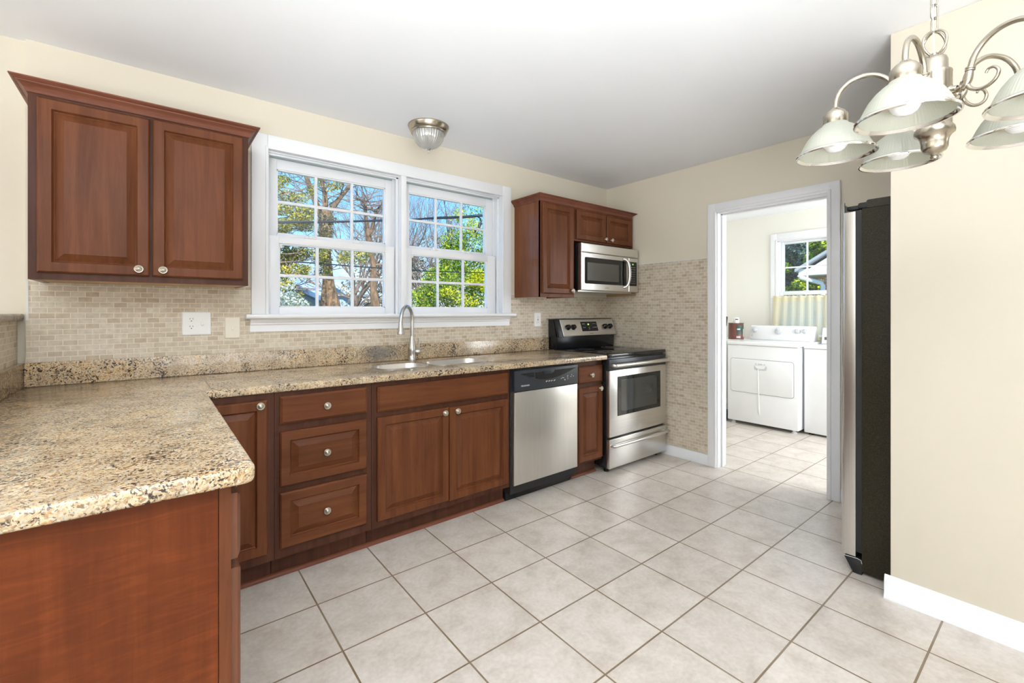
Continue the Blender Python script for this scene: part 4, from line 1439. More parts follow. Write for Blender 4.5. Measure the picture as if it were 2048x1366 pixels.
# ---------------------------------------------------------------- flush ceiling light
cl = thing('ceiling_light', 'flush ceiling light with ribbed glass bowl and nickel pan above the sink window', 'ceiling light', (1.40, 2.612, H))
cx, cy = 1.40, 2.612
MB().lathe([(0, 0), (0.131, 0), (0.1315, -0.004), (0.128, -0.012), (0.1235, -0.022), (0.1185, -0.032), (0.1130, -0.036), (0.1145, -0.042), (0.1115, -0.048), (0.103, -0.050), (0.101, -0.044), (0.10, -0.02), (0, -0.02)], (cx, cy, H), seg=64).build('pan', 'nickel', cl, 40)
MB().lathe([(0.1010, -0.046), (0.0985, -0.062), (0.092, -0.086), (0.080, -0.108), (0.062, -0.126), (0.040, -0.138), (0.016, -0.143), (0, -0.1435)], (cx, cy, H), seg=216, ribs=36, rib=0.0018).build('glass_bowl', 'bowlglass', cl, 60)
MB().lathe([(0, -0.141), (0.012, -0.142), (0.020, -0.146), (0.0205, -0.149), (0.012, -0.155), (0.006, -0.159), (0.005, -0.164), (0.0065, -0.168), (0.005, -0.172), (0.0025, -0.175), (0, -0.177)], (cx, cy, H), seg=24).build('finial', 'chrome', cl, 40)
for a in (0.3, 2.4):
    MB().ball((cx + 0.04 * math.cos(a), cy + 0.04 * math.sin(a), H - 0.075), 0.027).tube([(cx + 0.04 * math.cos(a), cy + 0.04 * math.sin(a), H - 0.055), (cx + 0.04 * math.cos(a), cy + 0.04 * math.sin(a), H - 0.02)], 0.014).build('bulb', 'bulb', cl, 60)

# ---------------------------------------------------------------- chandelier
HX, HY = 1.557, 0.222
ch = thing('chandelier', 'five-arm satin nickel chandelier with ribbed frosted glass bell shades', 'chandelier', (HX, HY, 1.63))
MB().lathe([(0, 1.897), (0.0055, 1.897), (0.0055, 1.890), (0.009, 1.889), (0.017, 1.887), (0.0235, 1.882), (0.0262, 1.874), (0.0267, 1.848), (0.0305, 1.8465), (0.0338, 1.845), (0.0345, 1.842), (0.0338, 1.838), (0.0338, 1.712), (0.0348, 1.709), (0.0385, 1.704), (0.0400, 1.697), (0.0395, 1.691), (0.0335, 1.686), (0.0285, 1.678), (0.0268, 1.668), (0.0262, 1.656), (0.0230, 1.648), (0.0150, 1.643), (0.0085, 1.640), (0.0068, 1.637), (0.0088, 1.633), (0.0075, 1.629), (0, 1.627)], (HX, HY, 0), seg=48).build('column', 'nickel', ch, 40)
ringpts = []
for k in range(28):
    t = 2 * math.pi * k / 28
    ringpts.append((HX + 0.030 * math.cos(t) * 0.80, HY - 0.030 * math.cos(t) * 0.60, 1.921 + 0.031 * math.sin(t)))
rg_ = MB().tube(ringpts, 0.0028, 8, closed=True)
ringpts = [(HX + 0.028 * math.cos(2 * math.pi * k / 28) * 0.45, HY + 0.028 * math.cos(2 * math.pi * k / 28) * 0.89, 1.921 + 0.031 * math.sin(2 * math.pi * k / 28)) for k in range(28)]
rg_.tube(ringpts, 0.0028, 8, closed=True)
rg_.build('top_loop', 'nickel', ch, 60)
chn = MB()
z = 1.950
k = 0
while z < H - 0.03:
    a = (0.78, -0.62) if k % 2 else (0.62, 0.78)
    pts = []
    for q in range(20):
        t = 2 * math.pi * q / 20
        s = math.sin(t)
        pts.append((HX + 0.0085 * math.cos(t) * a[0], HY + 0.0085 * math.cos(t) * a[1], z + 0.019 + (0.0095 if s > 0 else -0.0095) + 0.0095 * s))
    chn.tube(pts, 0.0019, 7, closed=True)
    z += 0.0335
    k += 1
chn.build('chain', 'nickel', ch, 60)
MB().tube([(HX + 0.002, HY, 1.89), (HX - 0.004, HY + 0.002, 2.0), (HX + 0.004, HY - 0.002, 2.12), (HX - 0.003, HY, 2.25), (HX, HY, H - 0.01)], 0.0013, 6, smooth=6).build('lamp_cord', 'white', ch, 60)
MB().lathe([(0, -0.03), (0.008, -0.03), (0.03, -0.022), (0.055, -0.006), (0.06, 0), (0, 0)], (HX, HY, H), seg=40).build('canopy', 'nickel', ch, 40)

RS = 0.205
for kk in range(5):
    ang = math.radians(285 + 72 * kk) - YAW
    dx, dy = math.cos(ang), math.sin(ang)

    def P(r, z_):
        return (HX + dx * r, HY + dy * r, z_)
    arm = MB()
    arm.tube([P(0.030, 1.788), P(0.048, 1.782), P(0.062, 1.784), P(0.070, 1.796), P(0.073, 1.815)], [0.0068, 0.0072, 0.0078, 0.0082, 0.0072], 12, smooth=5)
    arm.lathe([(0.0072, -0.004), (0.0095, -0.003), (0.0095, 0.0), (0.0082, 0.001), (0.0095, 0.002), (0.0095, 0.005), (0.0072, 0.006)], P(0.0735, 1.818), (dx * 0.12, dy * 0.12, 1), 16)
    arm.tube([P(0.073, 1.815), P(0.080, 1.842), P(0.096, 1.866), P(0.120, 1.882), P(0.145, 1.886), P(0.172, 1.879), P(0.193, 1.860), P(0.203, 1.835), P(RS, 1.806)], 0.0062, 12, smooth=6)
    arm.lathe([(0.0068, 0), (0.011, 0.002), (0.011, 0.006), (0.008, 0.009), (0.0085, 0.016), (0.0068, 0.018)], P(0.031, 1.788), (dx, dy, -0.2), 14)
    arm.lathe([(0.0078, 0), (0.0098, 0.001), (0.0098, 0.003), (0.0078, 0.004)], P(0.056, 1.782), (dx, dy, 0.0), 14)
    ao = arm.build('arm', 'nickel', ch, 50)
    MB().tube([P(0.066, 1.790), P(0.074, 1.773), P(0.090, 1.763), P(0.107, 1.764), P(0.121, 1.774), P(0.126, 1.789), P(0.119, 1.801), P(0.108, 1.802), P(0.103, 1.794)], [0.0048, 0.0046, 0.0042, 0.004, 0.0038, 0.0036, 0.0033, 0.003, 0.0026], 10, smooth=6).build('scroll', 'nickel', ao, 60)
    sc = (HX + dx * RS, HY + dy * RS, 0)
    MB().lathe([(0, 1.815), (0.010, 1.815), (0.0125, 1.811), (0.0195, 1.807), (0.0245, 1.801), (0.0252, 1.797), (0.0285, 1.796), (0.0292, 1.793), (0.0292, 1.769), (0.0280, 1.767), (0, 1.767)], sc, seg=40).build('shade_fitter', 'nickel', ao, 40)
    shade = [(0.0285, 1.772), (0.0310, 1.766), (0.0430, 1.758), (0.0560, 1.746), (0.0680, 1.730), (0.0770, 1.713), (0.0840, 1.697), (0.0885, 1.688)]
    inner = [(r - 0.003, z_ - 0.0008) for r, z_ in reversed(shade)]
    so = MB().lathe(shade + inner, sc, seg=216, ribs=72, rib=0.00045, closed=True).build('lamp_shade', 'shade', ch, 60)
    MB().lathe([(0.0870, 1.6915), (0.0905, 1.6905), (0.0945, 1.6870), (0.0965, 1.6835), (0.0955, 1.6805), (0.0925, 1.6810), (0.0905, 1.6840), (0.0865, 1.6880)], sc, seg=72, closed=True).build('shade_rim', 'chrome', so, 40)
    MB().lathe([(0, 1.690), (0.012, 1.6915), (0.0215, 1.6975), (0.0280, 1.7070), (0.0300, 1.7180), (0.0285, 1.7290), (0.0225, 1.7420), (0.0160, 1.7540), (0.0135, 1.7660), (0, 1.7670)], sc, seg=32).build('bulb', 'bulb', so, 60)

# ---------------------------------------------------------------- laundry appliances
dr = thing('dryer', 'white front-loading dryer with four knobs, seen through the doorway', 'dryer', (5.4, 2.08, 0))
DX, dy0, dy1 = 5.04, 1.722, 2.428
MB().box(DX + 0.006, DX + 0.66, dy0, dy1, 0.035, 0.868, 0.006).build('cabinet', 'applwhite', dr)
MB().box(DX - 0.006, DX + 0.665, dy0 - 0.004, dy1 + 0.004, 0.870, 0.908, 0.010, 3).build('top', 'applwhite', dr)
MB().prism([(a, z_) for a, z_ in rrect(dy0 + 0.0365, dy1 - 0.0345, 0.3555, 0.7235, 0.026)], 'x', DX + 0.0025, DX + 0.008).build('door_gap', 'gapgrey', dr, 0)
ddo = MB().prism([(a, z_) for a, z_ in rrect(dy0 + 0.0405, dy1 - 0.0385, 0.3595, 0.7195, 0.024)], 'x', DX - 0.003, DX + 0.007, 0.002).build('door', 'applwhite', dr)
hm = MB().prism([(a, z_) for a, z_ in rrect(2.013, 2.140, 0.610, 0.664, 0.018)], 'x', DX - 0.0045, DX - 0.002).build('handle_pocket', 'greyplastic', ddo)
MB().prism([(2.022, 0.660), (2.132, 0.660), (2.120, 0.632), (2.085, 0.622), (2.040, 0.628)], 'x', DX - 0.010, DX - 0.004, 0.002).build('handle_lip', 'applwhite', ddo)
mk = MB()
for a in (2.032, 2.060, 2.075, 2.090, 2.118):
    mk.box(DX - 0.0036, DX - 0.0028, a, a + 0.010, 0.672, 0.677)
mk.build('markings', 'darkmark', ddo, 0)
MB().tube([(DX - 0.0035, 2.100, 0.625), (DX - 0.0035, 2.098, 0.50), (DX - 0.0035, 2.096, 0.365), (DX + 0.005, 2.096, 0.30), (DX + 0.005, 2.094, 0.19), (DX + 0.005, 2.088, 0.13)], [0.005, 0.007, 0.006, 0.007, 0.010, 0.004], 8, smooth=4).build('drip_stain', 'white', dr, 60)
MB().prism([(DX + 0.50, 0.908), (DX + 0.535, 1.062), (DX + 0.550, 1.072), (DX + 0.64, 1.072), (DX + 0.66, 1.05), (DX + 0.66, 0.908)], 'y', dy0 + 0.035, dy1 - 0.02, 0.008).build('console', 'applwhite', dr)
for yy, zz, r in ((2.352, 1.016, 0.024), (2.095, 1.016, 0.040), (1.905, 1.018, 0.028), (1.828, 1.020, 0.029)):
    xx = DX + 0.50 + 0.035 * (zz - 0.908) / 0.154
    MB().lathe([(r, 0), (r, 0.006), (r * 0.86, 0.010), (r * 0.80, 0.028), (r * 0.7, 0.031), (0, 0.031)], (xx - 0.001, yy, zz), (-0.975, 0, 0.22), 32).box(xx - 0.036, xx - 0.028, yy - 0.004, yy + 0.004, zz - r * 0.1, zz + r * 0.8, 0.001).build('control_knob', 'greyplastic', dr, 40)
MB().box(DX + 0.5065, DX + 0.512, 2.372, 2.388, 0.945, 0.965).build('badge', 'greyplastic', dr, 0)
for yy in (dy0 + 0.05, dy1 - 0.05):
    for xx in (DX + 0.05, DX + 0.6):
        MB().lathe([(0.024, 0), (0.024, 0.014), (0.016, 0.018), (0.016, 0.037)], (xx, yy, 0)).build('foot', 'greyplastic', dr)

ws = thing('washer', 'white washing machine beside the dryer, mostly hidden by the door frame', 'washer', (5.4, 1.36, 0))
WXf, wy0, wy1 = 5.14, 1.02, 1.702
MB().box(WXf, WXf + 0.62, wy0, wy1, 0.02, 0.862, 0.008).build('cabinet', 'applwhite', ws)
MB().box(WXf - 0.006, WXf + 0.625, wy0 - 0.003, wy1 + 0.003, 0.864, 0.890, 0.009, 3).build('lid', 'applwhite', ws)
wc = MB().prism([(WXf + 0.43, 0.892), (WXf + 0.465, 1.052), (WXf + 0.480, 1.062), (WXf + 0.60, 1.062), (WXf + 0.61, 0.892)], 'y', wy0 + 0.02, wy1 - 0.02, 0.008).build('console', 'applwhite', ws)
MB().box(WXf + 0.436, WXf + 0.444, 1.628, 1.655, 0.935, 0.965).build('badge', 'darkmark', wc, 0)
for yy in (wy0 + 0.05, wy1 - 0.05):
    for xx in (WXf + 0.05, WXf + 0.55):
        MB().lathe([(0.022, 0), (0.022, 0.012), (0.015, 0.016), (0.015, 0.022)], (xx, yy, 0)).build('foot', 'blackmatte', ws)

# things on and behind the dryer
M['canbrown'] = plain('brown_printed_label', (0.16, 0.055, 0.04), 0.45, var=0.2, vscale=20)
M['cangreen'] = plain('dark_green_printed_label', (0.025, 0.055, 0.04), 0.45, var=0.3, vscale=40)
M['canpale'] = plain('pale_printed_label', (0.55, 0.56, 0.52), 0.45, var=0.1, vscale=30)
M['teal'] = plain('teal_plastic', (0.03, 0.30, 0.26), 0.4, var=0.1)
M['blueplastic'] = plain('dark_blue_plastic', (0.03, 0.10, 0.20), 0.4, var=0.1)
M['rodbrown'] = plain('dark_grey_rod', (0.14, 0.125, 0.10), 0.5, var=0.1)
cxx, cyy = 5.44, 2.488
# the can's shelf: a narrow board bridging dryer and wall
tag(MB().box(5.36, 5.70, 2.4335, 2.895, 0.880, 0.9075, 0.003).build('shelf', 'white', loc=(5.5, 2.66, 0.88)), 'small white shelf board between dryer and laundry corner holding the paint can', 'shelf')
pc = thing('paint_can', 'gallon paint can with brown and dark green label standing left of the dryer knobs', 'paint can', (cxx, cyy + 0.03, 0.9076))
cyy += 0.03
MB().lathe([(0, 0), (0.083, 0), (0.085, 0.003), (0.083, 0.006), (0.082, 0.184), (0.085, 0.188), (0.083, 0.192), (0.070, 0.190), (0, 0.188)], (cxx, cyy, 0.9076), seg=40).build('can_body', 'canbrown', pc, 40)
lb = MB()
b_ = lb.bm


def patch(mb, a0, a1, z0, z1, r, n=10):
    prv = None
    for q in range(n + 1):
        t = math.radians(a0 + (a1 - a0) * q / n)
        A = mb.bm.verts.new((cxx + r * math.cos(t), cyy + r * math.sin(t), z0))
        B = mb.bm.verts.new((cxx + r * math.cos(t), cyy + r * math.sin(t), z1))
        if prv:
            mb.bm.faces.new((prv[0], A, B, prv[1]))
        prv = (A, B)


patch(lb, 205, 275, 0.925, 1.075, 0.0826)
lb.build('label_picture', 'cangreen', pc, 60)
lb = MB()
patch(lb, 212, 238, 1.02, 1.035, 0.083)
patch(lb, 208, 240, 0.925, 0.945, 0.083)
patch(lb, 268, 280, 0.94, 1.03, 0.083)
lb.build('label_marks', 'canpale', pc, 60)
sc_ = thing('small_can', 'little white jar standing on top of the brown paint can', 'jar', (cxx, cyy, 1.0982))
MB().lathe([(0, 0), (0.034, 0), (0.035, 0.003), (0.035, 0.050), (0.032, 0.056), (0, 0.056)], (cxx, cyy, 1.0982), seg=32).build('jar_body', 'white', sc_, 40)
MB().lathe([(0, 0), (0.0335, 0), (0.0335, 0.010), (0, 0.011)], (cxx, cyy, 1.1544), seg=32).build('jar_lid', 'white', sc_, 40)
lb = MB()
patch(lb, 195, 250, 1.135, 1.150, 0.0354)
lb.build('jar_label', 'darkmark', sc_, 60)

mp_ = thing('mop', 'floor mop with dark grip and teal lower handle standing in the laundry corner', 'mop', (5.10, 2.560, 0))
MB().tube([(5.13, 2.560, 0.30), (5.30, 2.572, 1.09)], 0.0075, 10).build('pole', 'rodbrown', mp_, 60)
MB().tube([(5.298, 2.572, 1.065), (5.320, 2.573, 1.168), (5.322, 2.573, 1.176)], [0.0125, 0.0135, 0.008], 12).build('grip', 'blackmatte', mp_, 60)
MB().tube([(5.105, 2.558, 0.19), (5.125, 2.560, 0.30), (5.17, 2.563, 0.50), (5.20, 2.565, 0.62)], [0.018, 0.016, 0.014, 0.009], 12, smooth=3).build('lower_handle', 'teal', mp_, 60)
MB().box(5.075, 5.135, 2.525, 2.595, 0.115, 0.195, 0.010).build('swivel_collar', 'blackmatte', mp_)
MB().box(5.02, 5.19, 2.47, 2.65, 0.0, 0.115, 0.025, 3).build('mop_head', 'blueplastic', mp_)

# ---------------------------------------------------------------- garden and neighbours (all real distances beyond the glass)
SN, CN = math.sin(YAW), math.cos(YAW)


def at_y(u, v, y):
    """point at depth y seen at photograph pixel (u, v)"""
    r, q = (u - 1024) / FOCAL, -(v - HORIZON) / FOCAL
    d = Vector((SN + r * CN, CN - r * SN, q))
    return Vector((0, 0, CAM_H)) + d * (y / d.y)


def at_x(u, v, x):
    r, q = (u - 1024) / FOCAL, -(v - HORIZON) / FOCAL
    d = Vector((SN + r * CN, CN - r * SN, q))
    return Vector((0, 0, CAM_H)) + d * (x / d.x)


M['grass'] = plain('winter_lawn', (0.16, 0.16, 0.06), 0.9, var=0.3, vscale=3)
struct('ground', MB().box(-40, 70, 3.2, 70, -1.2, -0.6).box(6.5, 70, -40, 3.2, -1.2, -0.6), 'grass')
M['bark'] = bark('brown_bark', (0.035, 0.025, 0.022), (0.20, 0.125, 0.075))
M['barklight'] = bark('sunlit_tan_bark', (0.16, 0.11, 0.08), (0.55, 0.42, 0.28), 5.0)
M['barkmix'] = bark('brown_and_tan_bark', (0.030, 0.021, 0.018), (0.24, 0.15, 0.085), 11.0)
M['twig'] = bark('grey_twigs', (0.07, 0.055, 0.06), (0.26, 0.20, 0.17))
M['cedar'] = leafy('olive_cedar_foliage', [(0.03, 0.06, 0.03), (0.14, 0.18, 0.03), (0.38, 0.34, 0.04), (0.68, 0.52, 0.05), (0.10, 0.16, 0.10)])
M['thicket'] = leafy('mixed_brown_green_thicket', [(0.08, 0.09, 0.05), (0.20, 0.17, 0.07), (0.36, 0.30, 0.10), (0.30, 0.20, 0.12), (0.10, 0.11, 0.10)])
M['bushleaf'] = leafy('bright_green_leaves', [(0.012, 0.045, 0.010), (0.09, 0.21, 0.012), (0.26, 0.42, 0.015), (0.55, 0.60, 0.03), (0.03, 0.09, 0.02)])
M['yellowleaf'] = leafy('yellow_green_leaves', [(0.30, 0.42, 0.01), (0.55, 0.58, 0.02), (0.70, 0.62, 0.02), (0.22, 0.34, 0.02)])
M['holly'] = leafy('dark_green_leaves', [(0.012, 0.035, 0.012), (0.03, 0.08, 0.02), (0.10, 0.20, 0.02), (0.30, 0.36, 0.03), (0.02, 0.05, 0.03)])
M['blueleaf'] = leafy('shaded_evergreen_needles', [(0.015, 0.045, 0.05), (0.03, 0.09, 0.10), (0.05, 0.13, 0.14), (0.12, 0.18, 0.10)])  # tree standing in shadow: the shade is mixed into these leaf colours
M['palebloom'] = leafy('pale_silver_leaves', [(0.35, 0.42, 0.36), (0.70, 0.74, 0.70), (0.12, 0.18, 0.10), (0.80, 0.84, 0.82)])
M['cable'] = plain('black_cable_sheath', (0.008, 0.012, 0.022), 0.35, var=0.1)
M['siding'] = plain('shade_blue_siding', (0.26, 0.38, 0.60), 0.7, var=0.05)  # pale walls in shade: the bluish shade is put into the colour
M['siding_white'] = plain('white_siding', (0.84, 0.85, 0.85), 0.6, var=0.03)
M['roofblue'] = plain('slate_blue_roof', (0.05, 0.12, 0.24), 0.8, var=0.1)
M['roofgrey'] = plain('pale_grey_roof_edge', (0.45, 0.47, 0.50), 0.7, var=0.05)
M['soffit'] = plain('tan_soffit', (0.50, 0.46, 0.38), 0.8, var=0.05)
M['darkglass'] = plain('dark_window_glass', (0.03, 0.04, 0.05), 0.1, var=0.1)
M['brick'] = brickwork('red_brick')


def leaves(mb, c, rad, n, size, rng, hollow=0.0):
    """n small folded leaves scattered in an ellipsoid"""
    b = mb.bm
    for _ in range(n):
        while True:
            p = Vector((rng.uniform(-1, 1), rng.uniform(-1, 1), rng.uniform(-1, 1)))
            if hollow < p.length < 1:
                break
        q = Vector(c) + Vector((p.x * rad[0], p.y * rad[1], p.z * rad[2]))
        s = size * rng.uniform(0.55, 1.35)
        a = Vector((rng.gauss(0, 1), rng.gauss(0, 1), rng.gauss(0, 1))).normalized()
        t = a.orthogonal().normalized()
        w = a.cross(t)
        th = rng.uniform(0, 6.283)
        u = t * math.cos(th) + w * math.sin(th)
        v = a.cross(u)
        v0, v1, v2, v3 = b.verts.new(q - u * s), b.verts.new(q - v * s * 0.42 + a * s * 0.12), b.verts.new(q + u * s), b.verts.new(q + v * s * 0.42 + a * s * 0.12)
        b.faces.new((v0, v1, v2))
        b.faces.new((v0, v2, v3))


def twigs(mb, p, d, length, rad, depth, rng, spread=0.55, up=0.10, seg=4):
    """a branch that forks on and on"""
    pts, rads = [Vector(p)], [rad]
    dv = Vector(d).normalized()
    n = 4
    for i in range(n):
        dv = (dv + Vector((rng.gauss(0, 0.16), rng.gauss(0, 0.16), rng.gauss(0, 0.12) + up * 0.3))).normalized()
        pts.append(pts[-1] + dv * length / n)
        rads.append(rad * (1 - 0.42 * (i + 1) / n))
    mb.tube(pts, rads, seg)
    if depth > 0:
        for _ in range(rng.choice((2, 3, 3))):
            k = rng.choice((2, 3, 4))
            nd = (dv + Vector((rng.gauss(0, spread), rng.gauss(0, spread), rng.gauss(0, spread * 0.8) + up))).normalized()
            twigs(mb, pts[k], nd, length * rng.uniform(0.58, 0.85), rads[k] * 0.68, depth - 1, rng, spread, up, 3 if depth < 3 else 4)


rng = random.Random(7)
# the big forked tree in the left half of the window
YT = 14.0
t = thing('tree', 'large forked tree with thick brown trunk in the left window panes', 'tree', at_y(666, 622, YT) * 1.0)
tk = MB()
mpp = YT / (CN + 0.3986 * SN) / FOCAL


def line(px, y):
    return [at_y(u, v, y) for u, v, w in px], [w * 0.5 * (y / (CN - ((px[0][0] - 1024) / FOCAL) * SN)) / FOCAL for u, v, w in px]


TR = [(672, 680, 34), (667, 613, 27), (660, 570, 18), (656, 540, 16), (652, 497, 17), (650, 460, 22), (650, 432, 25), (650, 420, 22)]
pts, rd = line(TR, YT)
tk.tube(pts, rd, 12, smooth=3)
for br in ([(648, 430, 14), (633, 408, 11), (624, 385, 10), (616, 362, 9), (606, 335, 9), (598, 310, 8)], [(650, 428, 14), (651, 405, 10), (649, 383, 9), (643, 360, 8), (635, 330, 7)], [(654, 430, 14), (667, 414, 10), (681, 394, 9), (692, 381, 8), (702, 368, 8), (722, 350, 7)], [(646, 620, 12), (647, 585, 8), (649, 560, 8), (648, 520, 5), (640, 470, 4)]):
    pts, rd = line(br, YT)
    tk.tube(pts, rd, 9, smooth=3)
tk.build('trunk', 'barkmix', t, 60)
tw = MB()
for (u, v) in ((606, 345), (616, 370), (632, 402), (649, 385), (643, 362), (690, 384), (700, 370), (681, 394), (652, 430), (655, 500), (650, 460), (660, 540), (651, 408)):
    for _ in range(3):
        p = at_y(u, v, YT)
        twigs(tw, p, (rng.gauss(0, 0.8), rng.gauss(0, 0.5), rng.uniform(-0.3, 0.8)), rng.uniform(0.5, 1.0), 0.02, 3, rng)
tw.build('twigs', 'twig', t, 0)
iv = MB()
for (u, v, ru, rv, n) in ((652, 470, 14, 24, 500), (655, 440, 14, 12, 250), (652, 520, 10, 30, 260)):
    c = at_y(u, v, YT - 0.2)
    m1 = 0.0168
    leaves(iv, c, (ru * m1, 0.4, rv * m1), int(n * 1.5), 0.045, rng)
iv.build('clinging_ivy', 'thicket', t, 0)

# second trunk to its right
YT2 = 15.5
t = thing('tree', 'slimmer brown tree with twisting bare crown in the third pane column of the left window', 'tree', at_y(752, 622, YT2))
tk = MB()
for br in ([(757, 690, 22), (751, 613, 18), (747, 580, 14), (746, 555, 12), (747, 530, 10), (742, 500, 11), (738, 478, 12), (734, 452, 9), (731, 425, 7), (731, 405, 6)], [(738, 476, 9), (744, 458, 7), (748, 440, 7), (752, 424, 5), (762, 410, 4)], [(731, 410, 6), (722, 400, 4), (712, 398, 3)], [(747, 535, 6), (752, 545, 5), (760, 552, 4)]):
    pts, rd = line(br, YT2)
    tk.tube(pts, rd, 9, smooth=3)
tk.build('trunk', 'bark', t, 60)
tw = MB()
for (u, v) in ((731, 405), (729, 412), (736, 400), (748, 440), (762, 410), (752, 424), (712, 398), (722, 400), (733, 448), (738, 478), (742, 500), (747, 530), (760, 552), (731, 420)):
    for _ in range(3):
        twigs(tw, at_y(u, v, YT2), (rng.gauss(0, 0.9), rng.gauss(0, 0.5), rng.uniform(-0.2, 0.8)), rng.uniform(0.5, 1.1), 0.022, 3, rng)
tw.build('twigs', 'twig', t, 0)

# cedar at the left
YC = 12.0
t = thing('tree', 'yellow-green cedar filling the left column of window panes', 'tree', at_y(540, 622, YC))
MB().tube([at_y(536, 700, YC), at_y(538, 560, YC), at_y(540, 420, YC), at_y(545, 330, YC)], [0.22, 0.18, 0.12, 0.06], 9).build('trunk', 'bark', t, 60)
tw = MB()
for v in range(350, 600, 22):
    for _ in range(2):
        twigs(tw, at_y(545, v, YC), (rng.uniform(0.4, 1.0), rng.gauss(0, 0.3), rng.uniform(-0.15, 0.3)), rng.uniform(0.5, 1.0), 0.02, 2, rng)
tw.build('branches', 'twig', t, 0)
fl = MB()
m1 = 0.0128
for (u, v, ru, rv, n) in ((560, 365, 16, 9, 160), (572, 392, 22, 9, 230), (562, 420, 16, 9, 200), (600, 398, 16, 9, 130), (596, 420, 22, 9, 260), (565, 452, 20, 14, 420), (598, 440, 22, 13, 420), (618, 430, 14, 12, 200), (612, 452, 18, 10, 200), (565, 485, 18, 12, 220), (572, 515, 22, 18, 520), (600, 508, 22, 14, 360), (562, 545, 18, 14, 300), (598, 540, 22, 12, 260), (565, 572, 20, 10, 260), (628, 378, 12, 12, 110), (640, 350, 12, 10, 120), (640, 505, 12, 16, 160), (645, 545, 14, 10, 120), (668, 372, 14, 9, 90), (648, 345, 10, 8, 90), (690, 515, 14, 16, 170), (722, 512, 12, 18, 190), (640, 520, 10, 14, 120)):
    leaves(fl, at_y(u, v, YC + rng.uniform(-0.6, 0.6)), (ru * m1, 0.55, rv * m1), int(n * 1.9), 0.036, rng)
fl.build('foliage', 'cedar', t, 0)

# pale flowering shrub low at the left
YS = 10.0
t = thing('shrub', 'pale silvery shrub in the bottom left pane of the window', 'shrub', at_y(570, 680, YS))
fl = MB()
for (u, v, ru, rv, n) in ((565, 600, 16, 16, 260), (585, 598, 14, 14, 200), (602, 606, 12, 10, 120), (575, 575, 16, 7, 70), (575, 640, 30, 30, 400)):
    leaves(fl, at_y(u, v, YS), (ru * 0.0108, 0.4, rv * 0.0108), n, 0.035, rng)
fl.build('foliage', 'palebloom', t, 0)
tw = MB()
for _ in range(8):
    twigs(tw, Vector((at_y(575, 690, YS).x, YS, -0.62)), (rng.gauss(0, 0.35), rng.gauss(0, 0.3), 1), 0.9, 0.014, 2, rng)
tw.build('stems', 'twig', t, 0)

# bare crowns on the sky
for (u, v, yy, lab) in ((708, 640, 21.0, 'grey bare tree behind the two trunks of the left window'), (770, 640, 24.0, 'bare tree on the sky at the right edge of the left window'), (842, 640, 19.0, 'bare grey tree on the blue sky in the left panes of the right window'), (905, 640, 23.0, 'tall bare tree rising behind the green bush in the right window')):
    t = thing('bare_tree', lab, 'tree', at_y(u, v, yy))
    mb = MB()
    h = rng.uniform(0.9, 1.1)
    p0 = at_y(u, v + 60, yy)
    mb.tube([p0, p0 + Vector((0.1, 0, 1.6)), p0 + Vector((0.0, 0.1, 3.0))], [0.15, 0.12, 0.10], 7)
    for _ in range(14):
        twigs(mb, p0 + Vector((rng.uniform(-0.1, 0.1), 0, rng.uniform(1.5, 3.0))), (rng.gauss(0, 0.75), rng.gauss(0, 0.4), 1.0), rng.uniform(2.2, 3.1), 0.055, 5 if yy < 22 else 4, rng, 0.5, 0.24)
    mb.build('branches', 'twig', t, 0)

# big green bush in the right window
YBu = 9.0
t = thing('bush', 'big bright green bush filling the right window', 'bush', at_y(915, 680, YBu))
fl, fy_ = MB(), MB()
m1 = YBu / (CN + 0.12 * SN) / FOCAL
for (u, v, ru, rv, n) in ((925, 580, 48, 50, 4300), (960, 540, 34, 46, 2800), (905, 520, 26, 40, 2100), (880, 565, 34, 34, 1900), (850, 598, 30, 24, 1300), (940, 485, 32, 34, 1100), (908, 480, 24, 28, 520), (965, 450, 26, 40, 420), (925, 435, 20, 22, 130), (945, 415, 26, 20, 90), (930, 650, 80, 50, 2600), (985, 590, 30, 60, 1700)):
    leaves(fl, at_y(u, v, YBu + rng.uniform(-0.25, 0.25)), (ru * m1, 0.55, rv * m1), n, 0.033, rng, 0.3)
fl.build('foliage', 'bushleaf', t, 0)
for (u, v, ru, rv, n) in ((955, 552, 16, 14, 420), (945, 566, 14, 8, 260), (968, 575, 10, 12, 200), (900, 585, 22, 12, 160), (918, 432, 12, 12, 90), (945, 450, 16, 20, 140), (935, 600, 30, 14, 220)):
    leaves(fy_, at_y(u, v, YBu - 0.62), (ru * m1, 0.12, rv * m1), n, 0.032, rng)
fy_.build('sunlit_leaves', 'yellowleaf', t, 0)
tw = MB()
for _ in range(10):
    twigs(tw, Vector((at_y(915 + rng.uniform(-40, 50), 690, YBu).x, YBu, -0.62)), (rng.gauss(0, 0.3), rng.gauss(0, 0.2), 1), 1.0, 0.025, 3, rng)
tw.build('stems', 'twig', t, 0)

# mixed thicket on the horizon
for (u0, u1, yy, lab, mt) in ((690, 800, 26.0, 'brown and green thicket along the bottom of the left window', 'thicket'), (800, 870, 22.0, 'dull thicket beside the bush at the bottom of the right window', 'thicket'), (480, 620, 28.0, 'olive thicket behind the cedar at the left edge of the window', 'cedar')):
    t = thing('thicket', lab, 'bushes', at_y((u0 + u1) / 2, 650, yy))
    fl = MB()
    m1 = yy / FOCAL / 0.95
    for _ in range(46):
        u = rng.uniform(u0, u1)
        v = 640 - abs(rng.gauss(0, 62))
        leaves(fl, at_y(u, v, yy + rng.uniform(-1, 1)), (rng.uniform(10, 20) * m1, 0.8, rng.uniform(8, 16) * m1), 60, 0.085, rng)
    fl.build('foliage', mt, t, 0)

